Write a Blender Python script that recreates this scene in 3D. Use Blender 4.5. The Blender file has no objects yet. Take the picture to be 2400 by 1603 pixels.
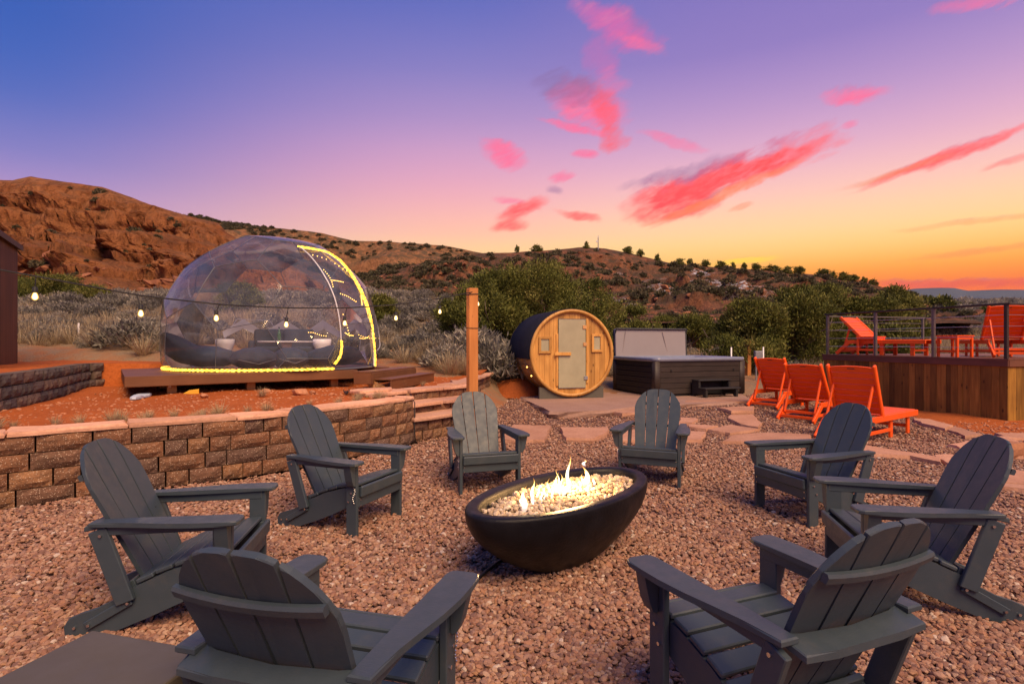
import bpy, bmesh, math, random
import numpy as np
from mathutils import Vector, Matrix, noise

random.seed(7); np.random.seed(7)
SC = bpy.context.scene
COL = SC.collection
# ------------------------------------------------------------------ camera
F, H, U0, V0 = 1300.0, 1.43, 1200.0, 803.0      # focal length in photo pixels, eye height, horizon row
cam_data = bpy.data.cameras.new('camera'); cam = bpy.data.objects.new('camera', cam_data); COL.objects.link(cam)
cam.location = (0, 0, H); cam.rotation_euler = (math.pi/2, 0, 0)
cam_data.sensor_width = 36; cam_data.lens = 36*F/2400; cam_data.shift_y = 1.5/2400
cam_data.clip_start = 0.05; cam_data.clip_end = 20000
SC.camera = cam
R = math.radians

def srgb(r, g, b):
    f = lambda c: (c/255/12.92) if c/255 <= .04045 else ((c/255+.055)/1.055)**2.4
    return (f(r), f(g), f(b), 1)

# ------------------------------------------------------------------ node helper
class NT:
    def __init__(s, tree): s.t = tree; s.t.nodes.clear()
    def n(s, typ, ins=None, out=0, **props):
        nd = s.t.nodes.new(typ)
        for k, v in props.items(): setattr(nd, k, v)
        for k, v in (ins or {}).items():
            sk = nd.inputs[k]
            if isinstance(v, bpy.types.NodeSocket): s.t.links.new(v, sk)
            else: sk.default_value = v
        s.last = nd
        return nd.outputs[out] if len(nd.outputs) > out else None
    def m(s, op, a, b=None, c=None, clamp=False):
        ins = {0: a}
        if b is not None: ins[1] = b
        if c is not None: ins[2] = c
        return s.n('ShaderNodeMath', ins, operation=op, use_clamp=clamp)
    def v(s, op, a, b=None, out=0):
        ins = {0: a}
        if b is not None: ins[1] = b
        return s.n('ShaderNodeVectorMath', ins, out=out, operation=op)
    def ramp(s, fac, stops, interp='LINEAR', out=0):
        o = s.n('ShaderNodeValToRGB', {0: fac}, out=out)
        cr = s.last.color_ramp; cr.interpolation = interp
        while len(cr.elements) < len(stops): cr.elements.new(.5)
        for e, (p, c) in zip(cr.elements, stops):
            e.position = p
            e.color = c if isinstance(c, tuple) and len(c) == 4 else ((c, c, c, 1) if not isinstance(c, tuple) else (*c, 1))
        return o
    def mix(s, fac, a, b, blend='MIX'):
        o = s.n('ShaderNodeMix', {}, data_type='RGBA', blend_type=blend)
        nd = s.last
        for sk, v in ((nd.inputs[0], fac), (nd.inputs[6], a), (nd.inputs[7], b)):
            if isinstance(v, bpy.types.NodeSocket): s.t.links.new(v, sk)
            else: sk.default_value = v if not (isinstance(v, tuple) and len(v) == 3) else (*v, 1)
        return nd.outputs[2]
    def sstep(s, x, a, b):
        return s.n('ShaderNodeMapRange', {0: x, 1: a, 2: b, 3: 0.0, 4: 1.0}, interpolation_type='SMOOTHSTEP')

# ------------------------------------------------------------------ sky
world = bpy.data.worlds.new('World'); SC.world = world; world.use_nodes = True
def px2dir(u, v):
    az = math.atan((u-U0)/F); el = math.atan((V0-v)/F*math.cos(az))
    return math.degrees(az), math.degrees(el)
def build_world():
    w = NT(world.node_tree)
    co = w.n('ShaderNodeTexCoord')                                  # Generated = direction
    d = w.v('NORMALIZE', co)
    sep = w.n('ShaderNodeSeparateXYZ', {0: d}); x, y, z = w.last.outputs
    DEG = 180/math.pi
    el = w.m('MULTIPLY', w.m('ARCSINE', z), DEG)
    az = w.m('MULTIPLY', w.m('ARCTAN2', x, y), DEG)
    sa = R(36)
    hl = w.m('SQRT', w.m('ADD', w.m('ADD', w.m('MULTIPLY', x, x), w.m('MULTIPLY', y, y)), 1e-4))
    s = w.m('DIVIDE', w.m('ADD', w.m('MULTIPLY', x, math.sin(sa)), w.m('MULTIPLY', y, math.cos(sa))), hl)
    e90 = w.m('DIVIDE', el, 60.0, clamp=True)
    def rp(st): return w.ramp(e90, [(max(0, e/60), srgb(*c)) for e, c in st], 'B_SPLINE')
    right = rp([(2, (232, 88, 62)), (4.6, (250, 112, 56)), (6.6, (255, 166, 62)), (8.4, (255, 202, 118)), (10.4, (255, 212, 152)), (13.4, (253, 198, 180)), (17.2, (222, 170, 198)), (21.5, (178, 146, 196)), (26, (144, 122, 188)), (40, (92, 98, 178)), (60, (66, 86, 168))])
    centre = rp([(2, (255, 176, 86)), (8.6, (255, 212, 146)), (11.0, (255, 192, 162)), (15.0, (236, 168, 184)), (19, (200, 154, 194)), (22, (172, 142, 193)), (26, (136, 126, 190)), (31.7, (92, 104, 184)), (42, (64, 92, 174)), (60, (54, 84, 166))])
    left = rp([(2, (232, 168, 172)), (9.0, (206, 156, 188)), (12.2, (162, 138, 192)), (14.6, (132, 126, 190)), (18.8, (76, 104, 184)), (24.5, (54, 92, 177)), (40, (48, 86, 170)), (60, (46, 82, 164))])
    c = w.mix(w.sstep(s, .18, .80), left, centre)
    c = w.mix(w.sstep(s, .74, 1.0), c, right)
    # wind-stretched noise for cloud texture
    wa = R(22)
    along = w.m('ADD', w.m('MULTIPLY', az, math.cos(wa)), w.m('MULTIPLY', el, math.sin(wa)))
    acr = w.m('SUBTRACT', w.m('MULTIPLY', el, math.cos(wa)), w.m('MULTIPLY', az, math.sin(wa)))
    vec = w.n('ShaderNodeCombineXYZ', {0: w.m('MULTIPLY', along, .16), 1: w.m('MULTIPLY', acr, .42), 2: 0.0})
    nz = w.n('ShaderNodeTexNoise', {'Vector': vec, 'Scale': 1.0, 'Detail': 7.0, 'Roughness': .62, 'Distortion': .5})
    vec2 = w.n('ShaderNodeCombineXYZ', {0: w.m('MULTIPLY', az, .3), 1: w.m('MULTIPLY', el, .4), 2: 3.7})
    nz2 = w.n('ShaderNodeTexNoise', {'Vector': vec2, 'Scale': 1.0, 'Detail': 5.0, 'Roughness': .55})
    vec3 = w.n('ShaderNodeCombineXYZ', {0: w.m('MULTIPLY', along, .30), 1: w.m('MULTIPLY', acr, .85), 2: 9.1})
    nz3 = w.n('ShaderNodeTexNoise', {'Vector': vec3, 'Scale': 1.0, 'Detail': 8.0, 'Roughness': .58, 'Distortion': .35})
    vec4 = w.n('ShaderNodeCombineXYZ', {0: w.m('MULTIPLY', along, .9), 1: w.m('MULTIPLY', acr, 3.6), 2: 5.5})
    strk = w.n('ShaderNodeMapRange', {0: w.n('ShaderNodeTexNoise', {'Vector': vec4, 'Scale': 1.0, 'Detail': 6.0, 'Roughness': .62}), 1: .3, 2: .62, 3: .74, 4: 1.06})
    wob = w.m('MULTIPLY', w.m('SUBTRACT', nz, .5), 3.4)
    wob2 = w.m('MULTIPLY', w.m('SUBTRACT', nz2, .5), 2.2)
    RED, PINK, MAUVE, GREY, ORG, YEL = (255, 84, 88), (250, 110, 150), (206, 104, 168), (134, 100, 150), (240, 128, 84), (255, 216, 70)
    blobs = [  # u, v, half length, half width, angle (up to the right), colour, opacity
        (1735, 404, 250, 44, 20, RED, 1.0), (1590, 462, 140, 56, 17, RED, 1.0), (1600, 405, 150, 22, 15, GREY, .5), (1690, 458, 200, 13, 22, (255, 132, 84), .75),
        (1377, 245, 105, 62, -15, PINK, .85), (1335, 208, 90, 40, -8, GREY, .6), (1422, 255, 34, 72, 4, RED, .6),
        (1455, 70, 105, 52, -28, MAUVE, .85), (1400, 40, 80, 36, -30, MAUVE, .45), (1410, 140, 60, 44, -70, MAUVE, .42), (1500, 105, 70, 20, -20, PINK, .5), (1440, 190, 40, 30, 0, PINK, .35),
        (1175, 362, 62, 34, -28, PINK, .85), (1225, 492, 66, 22, 22, RED, .85), (1195, 530, 48, 16, 8, RED, .8), (1190, 468, 40, 12, -4, PINK, .7),
        (1358, 508, 58, 12, -12, RED, .75), (1345, 300, 86, 12, -12, PINK, .8), (1438, 328, 38, 34, 8, RED, .65), (1371, 361, 34, 13, 2, PINK, .8),
        (1575, 330, 90, 15, -16, PINK, .5), (2005, 222, 92, 22, 12, PINK, .85), (1992, 291, 26, 10, 20, PINK, .6),
        (2215, 368, 270, 15, 20, RED, .85), (2080, 410, 150, 9, 17, ORG, .5), (2365, 380, 80, 10, 16, RED, .5),
        (2280, 12, 100, 26, 8, PINK, .55), (1316, 416, 36, 13, 14, PINK, .7), (1300, 446, 24, 12, -10, GREY, .5),
        (2280, 520, 230, 9, 7, ORG, .35), (2300, 588, 220, 9, 7, ORG, .4), (2230, 664, 290, 13, 0, (228, 92, 78), .8), (1740, 612, 90, 9, 5, YEL, .7), (1735, 486, 34, 8, 18, ORG, .4)]
    for (u, v, L, W, an, colr, op) in blobs:
        a0, e0 = px2dir(u, v)
        ca, sn = math.cos(R(an)), math.sin(R(an))
        a1, e1 = px2dir(u+ca*10, v-sn*10); a2, e2 = px2dir(u-sn*10, v-ca*10)
        M = np.array([[a1-a0, a2-a0], [e1-e0, e2-e0]])/10
        I = np.linalg.inv(M)                                         # degrees -> local photo px
        da = w.m('SUBTRACT', w.m('ADD', az, wob2), a0) if W > 25 else w.m('SUBTRACT', az, a0)
        de = w.m('SUBTRACT', w.m('ADD', el, wob), e0)
        if W <= 25: de = w.m('SUBTRACT', w.m('ADD', el, w.m('MULTIPLY', wob, W/32)), e0)
        p = w.m('ADD', w.m('MULTIPLY', da, float(I[0, 0]/L)), w.m('MULTIPLY', de, float(I[0, 1]/L)))
        q = w.m('ADD', w.m('MULTIPLY', da, float(I[1, 0]/W)), w.m('MULTIPLY', de, float(I[1, 1]/W)))
        r2 = w.m('ADD', w.m('MULTIPLY', p, p), w.m('MULTIPLY', q, q))
        fld = w.m('ADD', w.m('SUBTRACT', 1.0, r2), w.m('MULTIPLY', w.m('SUBTRACT', nz3, .5), 1.7))
        mk = w.m('MULTIPLY', w.m('MULTIPLY', w.sstep(fld, -.28, 1.05), strk), op, clamp=True)
        cc = srgb(*colr)
        if L > 60 and colr != GREY:
            cc = w.mix(w.m('MULTIPLY', w.sstep(w.m('ADD', q, w.m('MULTIPLY', w.m('SUBTRACT', nz2, .5), 3.0)), .25, 1.3), .55), cc, srgb(150, 104, 158))
            cc = w.mix(w.m('MULTIPLY', w.sstep(nz3, .5, .8), .25), cc, srgb(255, 160, 165))
        front = w.m('GREATER_THAN', y, 0.0)
        c = w.mix(w.m('MULTIPLY', mk, front), c, cc)
    bg = w.n('ShaderNodeBackground', {'Color': c, 'Strength': 1.0})
    w.n('ShaderNodeOutputWorld', {'Surface': bg})
build_world()
# ------------------------------------------------------------------ soft warm evening light
sun_d = bpy.data.lights.new('sun', 'SUN'); sun = bpy.data.objects.new('sun', sun_d); COL.objects.link(sun)
sun_d.energy = 4.7; sun_d.angle = R(38); sun_d.color = (1.0, .67, .40)
sun.rotation_euler = Vector((-.30, .56, -.77)).to_track_quat('-Z', 'Y').to_euler()
vs = SC.view_settings; vs.view_transform = 'Standard'; vs.look = 'None'; vs.exposure = 0.14; vs.gamma = 1.0; vs.use_curve_mapping = False
SC.render.film_transparent = False
cy = SC.cycles
cy.use_denoising = True; cy.max_bounces = 7; cy.diffuse_bounces = 3; cy.glossy_bounces = 4; cy.transmission_bounces = 6; cy.transparent_max_bounces = 24
cy.sample_clamp_indirect = 4.0; cy.caustics_reflective = False; cy.caustics_refractive = False

# ------------------------------------------------------------------ positions from the photograph
def gp(u, v, z=0.0):
    Y = (H-z)*F/(v-V0); return Vector(((u-U0)/F*Y, Y, z))
def at(u, v, Y): return Vector(((u-U0)/F*Y, Y, H+(V0-v)/F*Y))
def sst(a, b, x):
    t = np.clip((np.asarray(x, float)-a)/(b-a), 0, 1); return t*t*(3-2*t)

# ------------------------------------------------------------------ object helpers
def link(o): COL.objects.link(o); return o
def put(name, me, mat=None, parent=None, loc=(0, 0, 0), rot=(0, 0, 0), scale=None, kind=None):
    if mat is not None and len(me.materials) == 0: me.materials.append(mat)
    o = bpy.data.objects.new(name, me); link(o)
    o.location = loc; o.rotation_euler = rot
    if scale is not None: o.scale = scale if hasattr(scale, '__len__') else (scale,)*3
    if parent is not None: o.parent = parent
    if kind: o['kind'] = kind
    return o
def tag(o, label, cat, group=None):
    o['label'] = label; o['category'] = cat
    if group: o['group'] = group
    return o
def thing(name, label, cat, loc=(0, 0, 0), rz=0.0, group=None):
    o = bpy.data.objects.new(name, None); link(o); o.empty_display_size = .1
    o.location = loc; o.rotation_euler = (0, 0, rz)
    return tag(o, label, cat, group)
def copy_tree(o, parent=None):
    c = o.copy(); link(c)
    if parent is not None: c.parent = parent
    for ch in list(o.children): copy_tree(ch, c)
    return c

class B:
    """collects shapes in one bmesh"""
    def __init__(s): s.b = bmesh.new()
    def box(s, c, sz, M=None, bev=0.0, seg=1):
        r = bmesh.ops.create_cube(s.b, size=1.0); vs_ = r['verts']
        for v in vs_: v.co = Vector((v.co.x*sz[0], v.co.y*sz[1], v.co.z*sz[2]))
        if bev > 0:
            es = list({e for v in vs_ for e in v.link_edges})
            rr = bmesh.ops.bevel(s.b, geom=es, offset=bev, segments=seg, affect='EDGES', profile=.5)
            vs_ = list({v for f in rr['faces'] for v in f.verts} | {v for v in vs_ if v.is_valid})
        for v in vs_:
            p = v.co.copy()
            if M is not None: p = M @ p
            v.co = p + Vector(c)
        return s
    def bar(s, a, b, w, t, up=(0, 0, 1), bev=0.0):
        """board from a to b; w along the third axis, t along up-ish"""
        a, b = Vector(a), Vector(b); y = (b-a); L = y.length; y.normalize()
        x = y.cross(Vector(up)).normalized(); z = x.cross(y)
        M = Matrix((x, y, z)).transposed()
        return s.box((a+b)/2, (w, L, t), M, bev)
    def prism(s, pts, f, th, bev=0.0):
        """pts: 2-D outline; f(p,q,d) -> 3-D; th thickness along d"""
        n = len(pts)
        v0 = [s.b.verts.new(f(p, q, -th/2)) for p, q in pts]; v1 = [s.b.verts.new(f(p, q, th/2)) for p, q in pts]
        fs = [s.b.faces.new(v0[::-1]), s.b.faces.new(v1)]
        for i in range(n): fs.append(s.b.faces.new((v0[i], v0[(i+1) % n], v1[(i+1) % n], v1[i])))
        if bev > 0:
            es = list(set(fs[0].edges) | set(fs[1].edges))
            bmesh.ops.bevel(s.b, geom=es, offset=bev, segments=1, affect='EDGES', profile=.5)
        return s
    def tube(s, pts, r, n=8, cap=True):
        pts = [Vector(p) for p in pts]; rings = []
        rr = r if hasattr(r, '__len__') else [r]*len(pts)
        prev = None
        for i, p in enumerate(pts):
            d = (pts[min(i+1, len(pts)-1)]-pts[max(i-1, 0)]).normalized()
            if prev is None: x = d.orthogonal().normalized()
            else: x = (prev-d*prev.dot(d)); x = x.normalized() if x.length > 1e-5 else d.orthogonal().normalized()
            prev = x; y = d.cross(x)
            rings.append([s.b.verts.new(p+(x*math.cos(2*math.pi*k/n)+y*math.sin(2*math.pi*k/n))*rr[i]) for k in range(n)])
        for a, b in zip(rings, rings[1:]):
            for k in range(n): s.b.faces.new((a[k], a[(k+1) % n], b[(k+1) % n], b[k]))
        if cap:
            s.b.faces.new(rings[0][::-1]); s.b.faces.new(rings[-1])
        return s
    def rings(s, ringpts, close=True, cap0=False, cap1=False):
        rs = [[s.b.verts.new(p) for p in r] for r in ringpts]; n = len(rs[0])
        for a, b in zip(rs, rs[1:]):
            for k in range(n if close else n-1): s.b.faces.new((a[k], a[(k+1) % n], b[(k+1) % n], b[k]))
        if cap0: s.b.faces.new(rs[0][::-1])
        if cap1: s.b.faces.new(rs[-1])
        return s
    def ball(s, c, r, sub=2, sc=(1, 1, 1)):
        q = bmesh.ops.create_icosphere(s.b, subdivisions=sub, radius=r)
        for v in q['verts']: v.co = Vector((v.co.x*sc[0], v.co.y*sc[1], v.co.z*sc[2])) + Vector(c)
        return s
    def mesh(s, name, mat=None, smooth=False):
        bmesh.ops.recalc_face_normals(s.b, faces=s.b.faces[:])
        me = bpy.data.meshes.new(name); s.b.to_mesh(me); s.b.free()
        if mat is not None: me.materials.append(mat)
        if smooth: me.shade_smooth()
        return me
    def to(s, name, mat, parent=None, smooth=False, **k): return put(name, s.mesh(name, mat, smooth), None, parent, **k)

def pymesh(name, verts, faces, mat=None, smooth=False):
    me = bpy.data.meshes.new(name)
    verts = np.asarray(verts, np.float32); faces = np.asarray(faces, np.int32)
    nv, nf, k = len(verts), len(faces), faces.shape[1]
    me.vertices.add(nv); me.vertices.foreach_set('co', verts.ravel())
    me.loops.add(nf*k); me.loops.foreach_set('vertex_index', faces.ravel())
    me.polygons.add(nf); me.polygons.foreach_set('loop_start', np.arange(nf, dtype=np.int32)*k)
    me.update(calc_edges=True)
    if mat is not None: me.materials.append(mat)
    if smooth: me.shade_smooth()
    return me
def gridfaces(nr, nc):
    i = np.arange(nr-1)[:, None]*nc+np.arange(nc-1)[None, :]
    i = i.ravel(); return np.stack([i, i+1, i+nc+1, i+nc], 1)

# ------------------------------------------------------------------ materials
def mat(name, fn):
    m = bpy.data.materials.new(name); m.use_nodes = True; t = NT(m.node_tree); fn(t); return m
def bsdf(t, col, rough=.6, spec=.4, metal=0.0, normal=None, emis=None, estr=0.0, extra=None):
    ins = {'Base Color': col, 'Roughness': rough, 'Metallic': metal, 'Specular IOR Level': spec}
    if normal is not None: ins['Normal'] = normal
    if emis is not None: ins['Emission Color'] = emis; ins['Emission Strength'] = estr
    ins.update(extra or {})
    o = t.n('ShaderNodeBsdfPrincipled', ins); t.n('ShaderNodeOutputMaterial', {'Surface': o}); return o
def c4(c): return (*c, 1) if len(c) == 3 else c
def obco(t): return t.n('ShaderNodeTexCoord', out=3)
def geoco(t): return t.n('ShaderNodeNewGeometry', out=0)
def nois(t, vec, sc, det=4.0, ro=.55, out=0, dist=0.0): return t.n('ShaderNodeTexNoise', {'Vector': vec, 'Scale': sc, 'Detail': det, 'Roughness': ro, 'Distortion': dist}, out=out)
def bump(t, h, st=.3, d=.01): return t.n('ShaderNodeBump', {'Strength': st, 'Distance': d, 'Height': h})
def rnd(t): return t.n('ShaderNodeObjectInfo', out=5)

def simple(name, col, rough=.6, spec=.4, metal=0.0, var=.15, nsc=8.0, bsc=60.0, bst=.1, emis=None, estr=0.0):
    def f(t):
        p = obco(t); n = nois(t, p, nsc)
        c = t.mix(n, c4(tuple(x*(1-var) for x in col)), c4(tuple(min(1, x*(1+var)) for x in col)))
        bsdf(t, c, t.ramp(nois(t, p, nsc*2.3), [(.3, rough*.85), (.7, min(1, rough*1.15))]), spec, metal, bump(t, nois(t, p, bsc), bst, .004) if bst > 0 else None, c4(emis) if emis else None, estr)
    return mat(name, f)
def emit(name, col, st):
    return mat(name, lambda t: t.n('ShaderNodeOutputMaterial', {'Surface': t.n('ShaderNodeEmission', {'Color': c4(col), 'Strength': st})}))

def wood(name, ca, cb, axis=2, rough=.55, spec=.35, knots=.5, coarse=1.0, rvar=.35):
    """planks: grain runs along one local axis, each board shifted by its own random"""
    def f(t):
        p = obco(t); r = rnd(t)
        sh = t.n('ShaderNodeCombineXYZ', {0: t.m('MULTIPLY', r, 31.0), 1: t.m('MULTIPLY', r, 17.0), 2: t.m('MULTIPLY', r, 57.0)})
        p = t.v('ADD', p, sh)
        sc = [22.0*coarse]*3; sc[axis] = 1.6*coarse
        g = t.v('MULTIPLY', p, tuple(sc))
        n = nois(t, g, 1.0, 5.0, .6, dist=.6)
        col = t.mix(t.ramp(n, [(.28, 0.0), (.72, 1.0)]), c4(ca), c4(cb))
        big = nois(t, p, 1.7*coarse, 2.0)
        col = t.mix(t.ramp(big, [(.35, 0.0), (.65, .45)]), col, c4(tuple(x*.62 for x in ca)))
        if knots > 0:
            ks = [7.0]*3; ks[axis] = 3.2
            vo = t.n('ShaderNodeTexVoronoi', {'Vector': t.v('MULTIPLY', p, tuple(ks)), 'Scale': 1.0})
            k = t.ramp(vo, [(.05, 1.0), (.16, 0.0)])
            col = t.mix(t.m('MULTIPLY', k, knots), col, c4(tuple(x*.22 for x in ca)))
        hs = t.n('ShaderNodeHueSaturation', {'Hue': .5, 'Saturation': 1.0, 'Value': t.n('ShaderNodeMapRange', {0: r, 3: 1-rvar, 4: 1+rvar}), 'Color': col})
        bsdf(t, hs, rough, spec, 0, bump(t, n, .25, .003))
    return mat(name, f)

M = {}
def chair_mat(t):
    p = obco(t)
    n = nois(t, p, 5.0, 3.0); fine = nois(t, t.v('MULTIPLY', p, (40.0, 260.0, 260.0)), 1.0, 3.0)
    c = t.mix(n, (.033, .049, .062, 1), (.050, .070, .087, 1))
    dust = t.ramp(nois(t, p, 9.0, 6.0, .72), [(.52, 0.0), (.8, .28)])
    c = t.mix(dust, c, (.13, .11, .09, 1))
    bsdf(t, c, t.ramp(nois(t, p, 20.0), [(.3, .38), (.7, .54)]), .4, 0, bump(t, fine, .3, .002))
M['chair'] = mat('slate_plastic_lumber', chair_mat)
M['bolt'] = simple('bolt_steel', (.75, .75, .74), .25, .6, 1.0, .05, bst=0)
M['orange'] = simple('orange_plastic_lumber', (.86, .105, .008), .42, .4, 0, .10, 4.0, 90.0, .06)
def block_mat(t):
    p = obco(t); r = rnd(t)
    p2 = t.v('ADD', p, t.n('ShaderNodeCombineXYZ', {0: t.m('MULTIPLY', r, 41.0), 1: t.m('MULTIPLY', r, 13.0), 2: r}))
    base = t.ramp(r, [(0.0, (.27, .125, .06)), (.22, (.19, .098, .060)), (.42, (.31, .155, .07)), (.6, (.14, .082, .060)), (.75, (.24, .11, .056)), (.9, (.32, .165, .078))], 'CONSTANT')
    base = t.mix(t.ramp(nois(t, p2, 3.5, 3.0), [(.35, 0.0), (.7, .75)]), base, (.145, .088, .055, 1))
    fine = nois(t, p2, 38.0, 4.0, .7)
    base = t.mix(t.ramp(fine, [(.3, .55), (.6, 0.0)]), base, (.06, .04, .03, 1))
    sp = t.n('ShaderNodeTexVoronoi', {'Vector': p2, 'Scale': 62.0})
    base = t.mix(t.ramp(sp, [(.14, .8), (.26, 0.0)]), base, (.66, .52, .38, 1))
    h = t.m('ADD', fine, t.m('MULTIPLY', nois(t, p2, 14.0), 1.2))
    bsdf(t, base, .9, .2, 0, bump(t, h, .85, .016))
M['block'] = mat('split_face_block', block_mat)
def gblock_mat(t):
    p = obco(t); r = rnd(t)
    p2 = t.v('ADD', p, t.n('ShaderNodeCombineXYZ', {0: t.m('MULTIPLY', r, 41.0), 1: t.m('MULTIPLY', r, 13.0), 2: r}))
    base = t.ramp(r, [(0.0, (.13, .10, .085)), (.3, (.09, .078, .072)), (.55, (.17, .12, .09)), (.8, (.11, .092, .082))], 'CONSTANT')
    fine = nois(t, p2, 30.0, 4.0, .7)
    base = t.mix(t.ramp(fine, [(.3, .5), (.6, 0.0)]), base, (.05, .04, .035, 1))
    bsdf(t, base, .92, .2, 0, bump(t, fine, .8, .015))
M['gblock'] = mat('grey_block', gblock_mat)
def sandstone(name, a, b_):
    def f(t):
        p = geoco(t); r = rnd(t)
        c = t.mix(t.ramp(nois(t, p, 2.2, 5.0, .6), [(.3, 0.0), (.7, 1.0)]), c4(a), c4(b_))
        c = t.mix(t.ramp(nois(t, p, 26.0, 5.0, .65), [(.4, 0.0), (.75, .5)]), c, c4(tuple(x*.55 for x in a)))
        hs = t.n('ShaderNodeHueSaturation', {'Value': t.n('ShaderNodeMapRange', {0: r, 3: .82, 4: 1.15}), 'Color': c})
        bsdf(t, hs, .85, .25, 0, bump(t, t.m('ADD', nois(t, p, 9.0, 6.0, .65), nois(t, p, 45.0)), .5, .012))
    return mat(name, f)
M['flag'] = sandstone('sandstone_flag', (.42, .215, .13), (.57, .32, .205))
M['cap'] = sandstone('sandstone_cap', (.52, .27, .165), (.66, .39, .26))
M['redrock'] = sandstone('red_rock', (.40, .17, .085), (.52, .25, .13))
def soil(name, a, b_, gravelly=.25):
    def f(t):
        p = geoco(t)
        c = t.mix(t.ramp(nois(t, p, .8, 6.0, .6), [(.3, 0.0), (.7, 1.0)]), c4(a), c4(b_))
        c = t.mix(t.ramp(nois(t, p, 18.0, 6.0, .7), [(.42, 0.0), (.72, .6)]), c, c4(tuple(x*.5 for x in a)))
        vo = t.n('ShaderNodeTexVoronoi', {'Vector': p, 'Scale': 26.0})
        c = t.mix(t.ramp(vo, [(.07, gravelly), (.15, 0.0)]), c, c4(tuple(min(1, x*1.9) for x in b_)))
        h = t.m('ADD', nois(t, p, 6.0, 8.0, .65), t.m('MULTIPLY', nois(t, p, 42.0, 5.0, .7), .5))
        bsdf(t, c, .95, .15, 0, bump(t, h, .7, .05))
    return mat(name, f)
M['soil'] = soil('red_sand', (.36, .088, .019), (.48, .132, .033))
M['dsoil'] = soil('brown_dirt', (.25, .115, .06), (.35, .18, .10), .4)
def gravelbed(t):
    p = geoco(t)
    vo = t.n('ShaderNodeTexVoronoi', {'Vector': p, 'Scale': 44.0, 'Randomness': 1.0}); dist, colr = t.last.outputs[0], t.last.outputs[1]
    s = t.n('ShaderNodeSeparateColor', {0: colr}, out=0)
    c = t.ramp(s, [(0.0, (.20, .10, .075)), (.3, (.33, .18, .13)), (.6, (.26, .135, .10)), (.85, (.45, .28, .205)), (1.0, (.30, .16, .115))])
    c = t.mix(t.ramp(dist, [(.3, 0.0), (.75, .85)]), c, (.05, .025, .018, 1))
    bsdf(t, c, .85, .25, 0, bump(t, t.m('SUBTRACT', 1.0, dist), 1.0, .03))
M['gravelbed'] = mat('gravel_bed', gravelbed)
def pebble(name, stops):
    def f(t):
        r = rnd(t); p = obco(t)
        c = t.ramp(r, stops, 'CONSTANT')
        c = t.mix(t.ramp(nois(t, p, 40.0, 3.0), [(.35, .45), (.7, 0.0)]), c, (.20, .10, .07, 1))
        bsdf(t, c, .8, .3, 0, bump(t, nois(t, p, 90.0), .3, .003))
    return mat(name, f)
M['pebble'] = pebble('desert_gravel', [(0.0, (0.356, 0.201, 0.127)), (.12, (0.257, 0.128, 0.081)), (.26, (0.426, 0.259, 0.169)), (.40, (0.203, 0.107, 0.075)), (.52, (0.376, 0.190, 0.111)), (.64, (0.307, 0.186, 0.136)), (.76, (0.485, 0.328, 0.221)), (.85, (0.168, 0.098, 0.078)), (.92, (0.406, 0.225, 0.118)), (.975, (0.614, 0.508, 0.404))])
M['firepebble'] = pebble('fire_glass_pebble', [(0.0, (.62, .50, .34)), (.3, (.50, .38, .24)), (.55, (.70, .58, .42)), (.8, (.40, .31, .20)), (.92, (.74, .66, .52))])

def leafmat(name, stops, rough=.7, trans=.25):
    def f(t):
        a = t.n('ShaderNodeAttribute', out=2, attribute_name='tint')
        c = t.ramp(a, stops)
        d = t.n('ShaderNodeBsdfPrincipled', {'Base Color': c, 'Roughness': rough, 'Specular IOR Level': .2})
        tr = t.n('ShaderNodeBsdfTranslucent', {'Color': c})
        t.n('ShaderNodeOutputMaterial', {'Surface': t.n('ShaderNodeMixShader', {0: trans, 1: d, 2: tr})})
    return mat(name, f)
M['juniper'] = leafmat('juniper_foliage', [(0.0, (.045, .056, .012)), (.35, (.10, .115, .022)), (.7, (.18, .185, .040)), (1.0, (.28, .25, .08))], .7, .12)
M['scrub'] = leafmat('hill_scrub', [(0.0, (.060, .062, .030)), (.5, (.105, .095, .050)), (1.0, (.17, .135, .075))])
M['sage'] = leafmat('sagebrush', [(0.0, (.075, .068, .055)), (.35, (.155, .145, .118)), (.7, (.26, .245, .20)), (1.0, (.46, .40, .29))])
M['straw'] = leafmat('dry_grass', [(0.0, (.26, .19, .10)), (.5, (.42, .33, .19)), (1.0, (.56, .46, .29))])
M['bark'] = simple('juniper_bark', (.16, .125, .10), .9, .2, 0, .4, 12.0, 40.0, .6)
M['postwood'] = wood('cedar_post', (.46, .175, .045), (.58, .25, .075), 2, .6, .3, .75, .8, .08)
M['saunawood'] = wood('sauna_pine', (.46, .215, .045), (.71, .41, .115), 2, .45, .4, .85, 1.0, .26)
M['stave'] = wood('sauna_stave', (.46, .24, .075), (.60, .34, .12), 1, .35, .5, .25, 1.0, .2)
M['skirt'] = wood('deck_skirt_board', (.17, .082, .012), (.37, .20, .034), 2, .7, .3, .85, 1.0, .5)
M['deckbrown'] = wood('composite_brown', (.15, .062, .034), (.19, .082, .046), 1, .5, .4, 0, 1.5, .10)
M['platform'] = wood('composite_tan', (.155, .064, .026), (.195, .086, .035), 1, .5, .4, 0, 1.5, .10)
M['lumber'] = wood('lumber', (.50, .26, .10), (.62, .36, .15), 2, .7, .3, .5, 1.0, .2)
M['shed'] = wood('rusted_cladding', (.10, .035, .014), (.15, .055, .022), 2, .6, .35, 0, .8, .2)
M['shedtrim'] = simple('shed_trim', (.09, .055, .04), .6)
M['roof'] = simple('asphalt_shingle', (.012, .013, .024), .85, .2, 0, .5, 60.0, 180.0, .8)
M['steel'] = simple('rail_steel', (.17, .155, .14), .5, .5, .6, .25, 20.0)
M['railtop'] = simple('rail_bronze', (.045, .036, .030), .5, .4, .3, .2)
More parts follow.
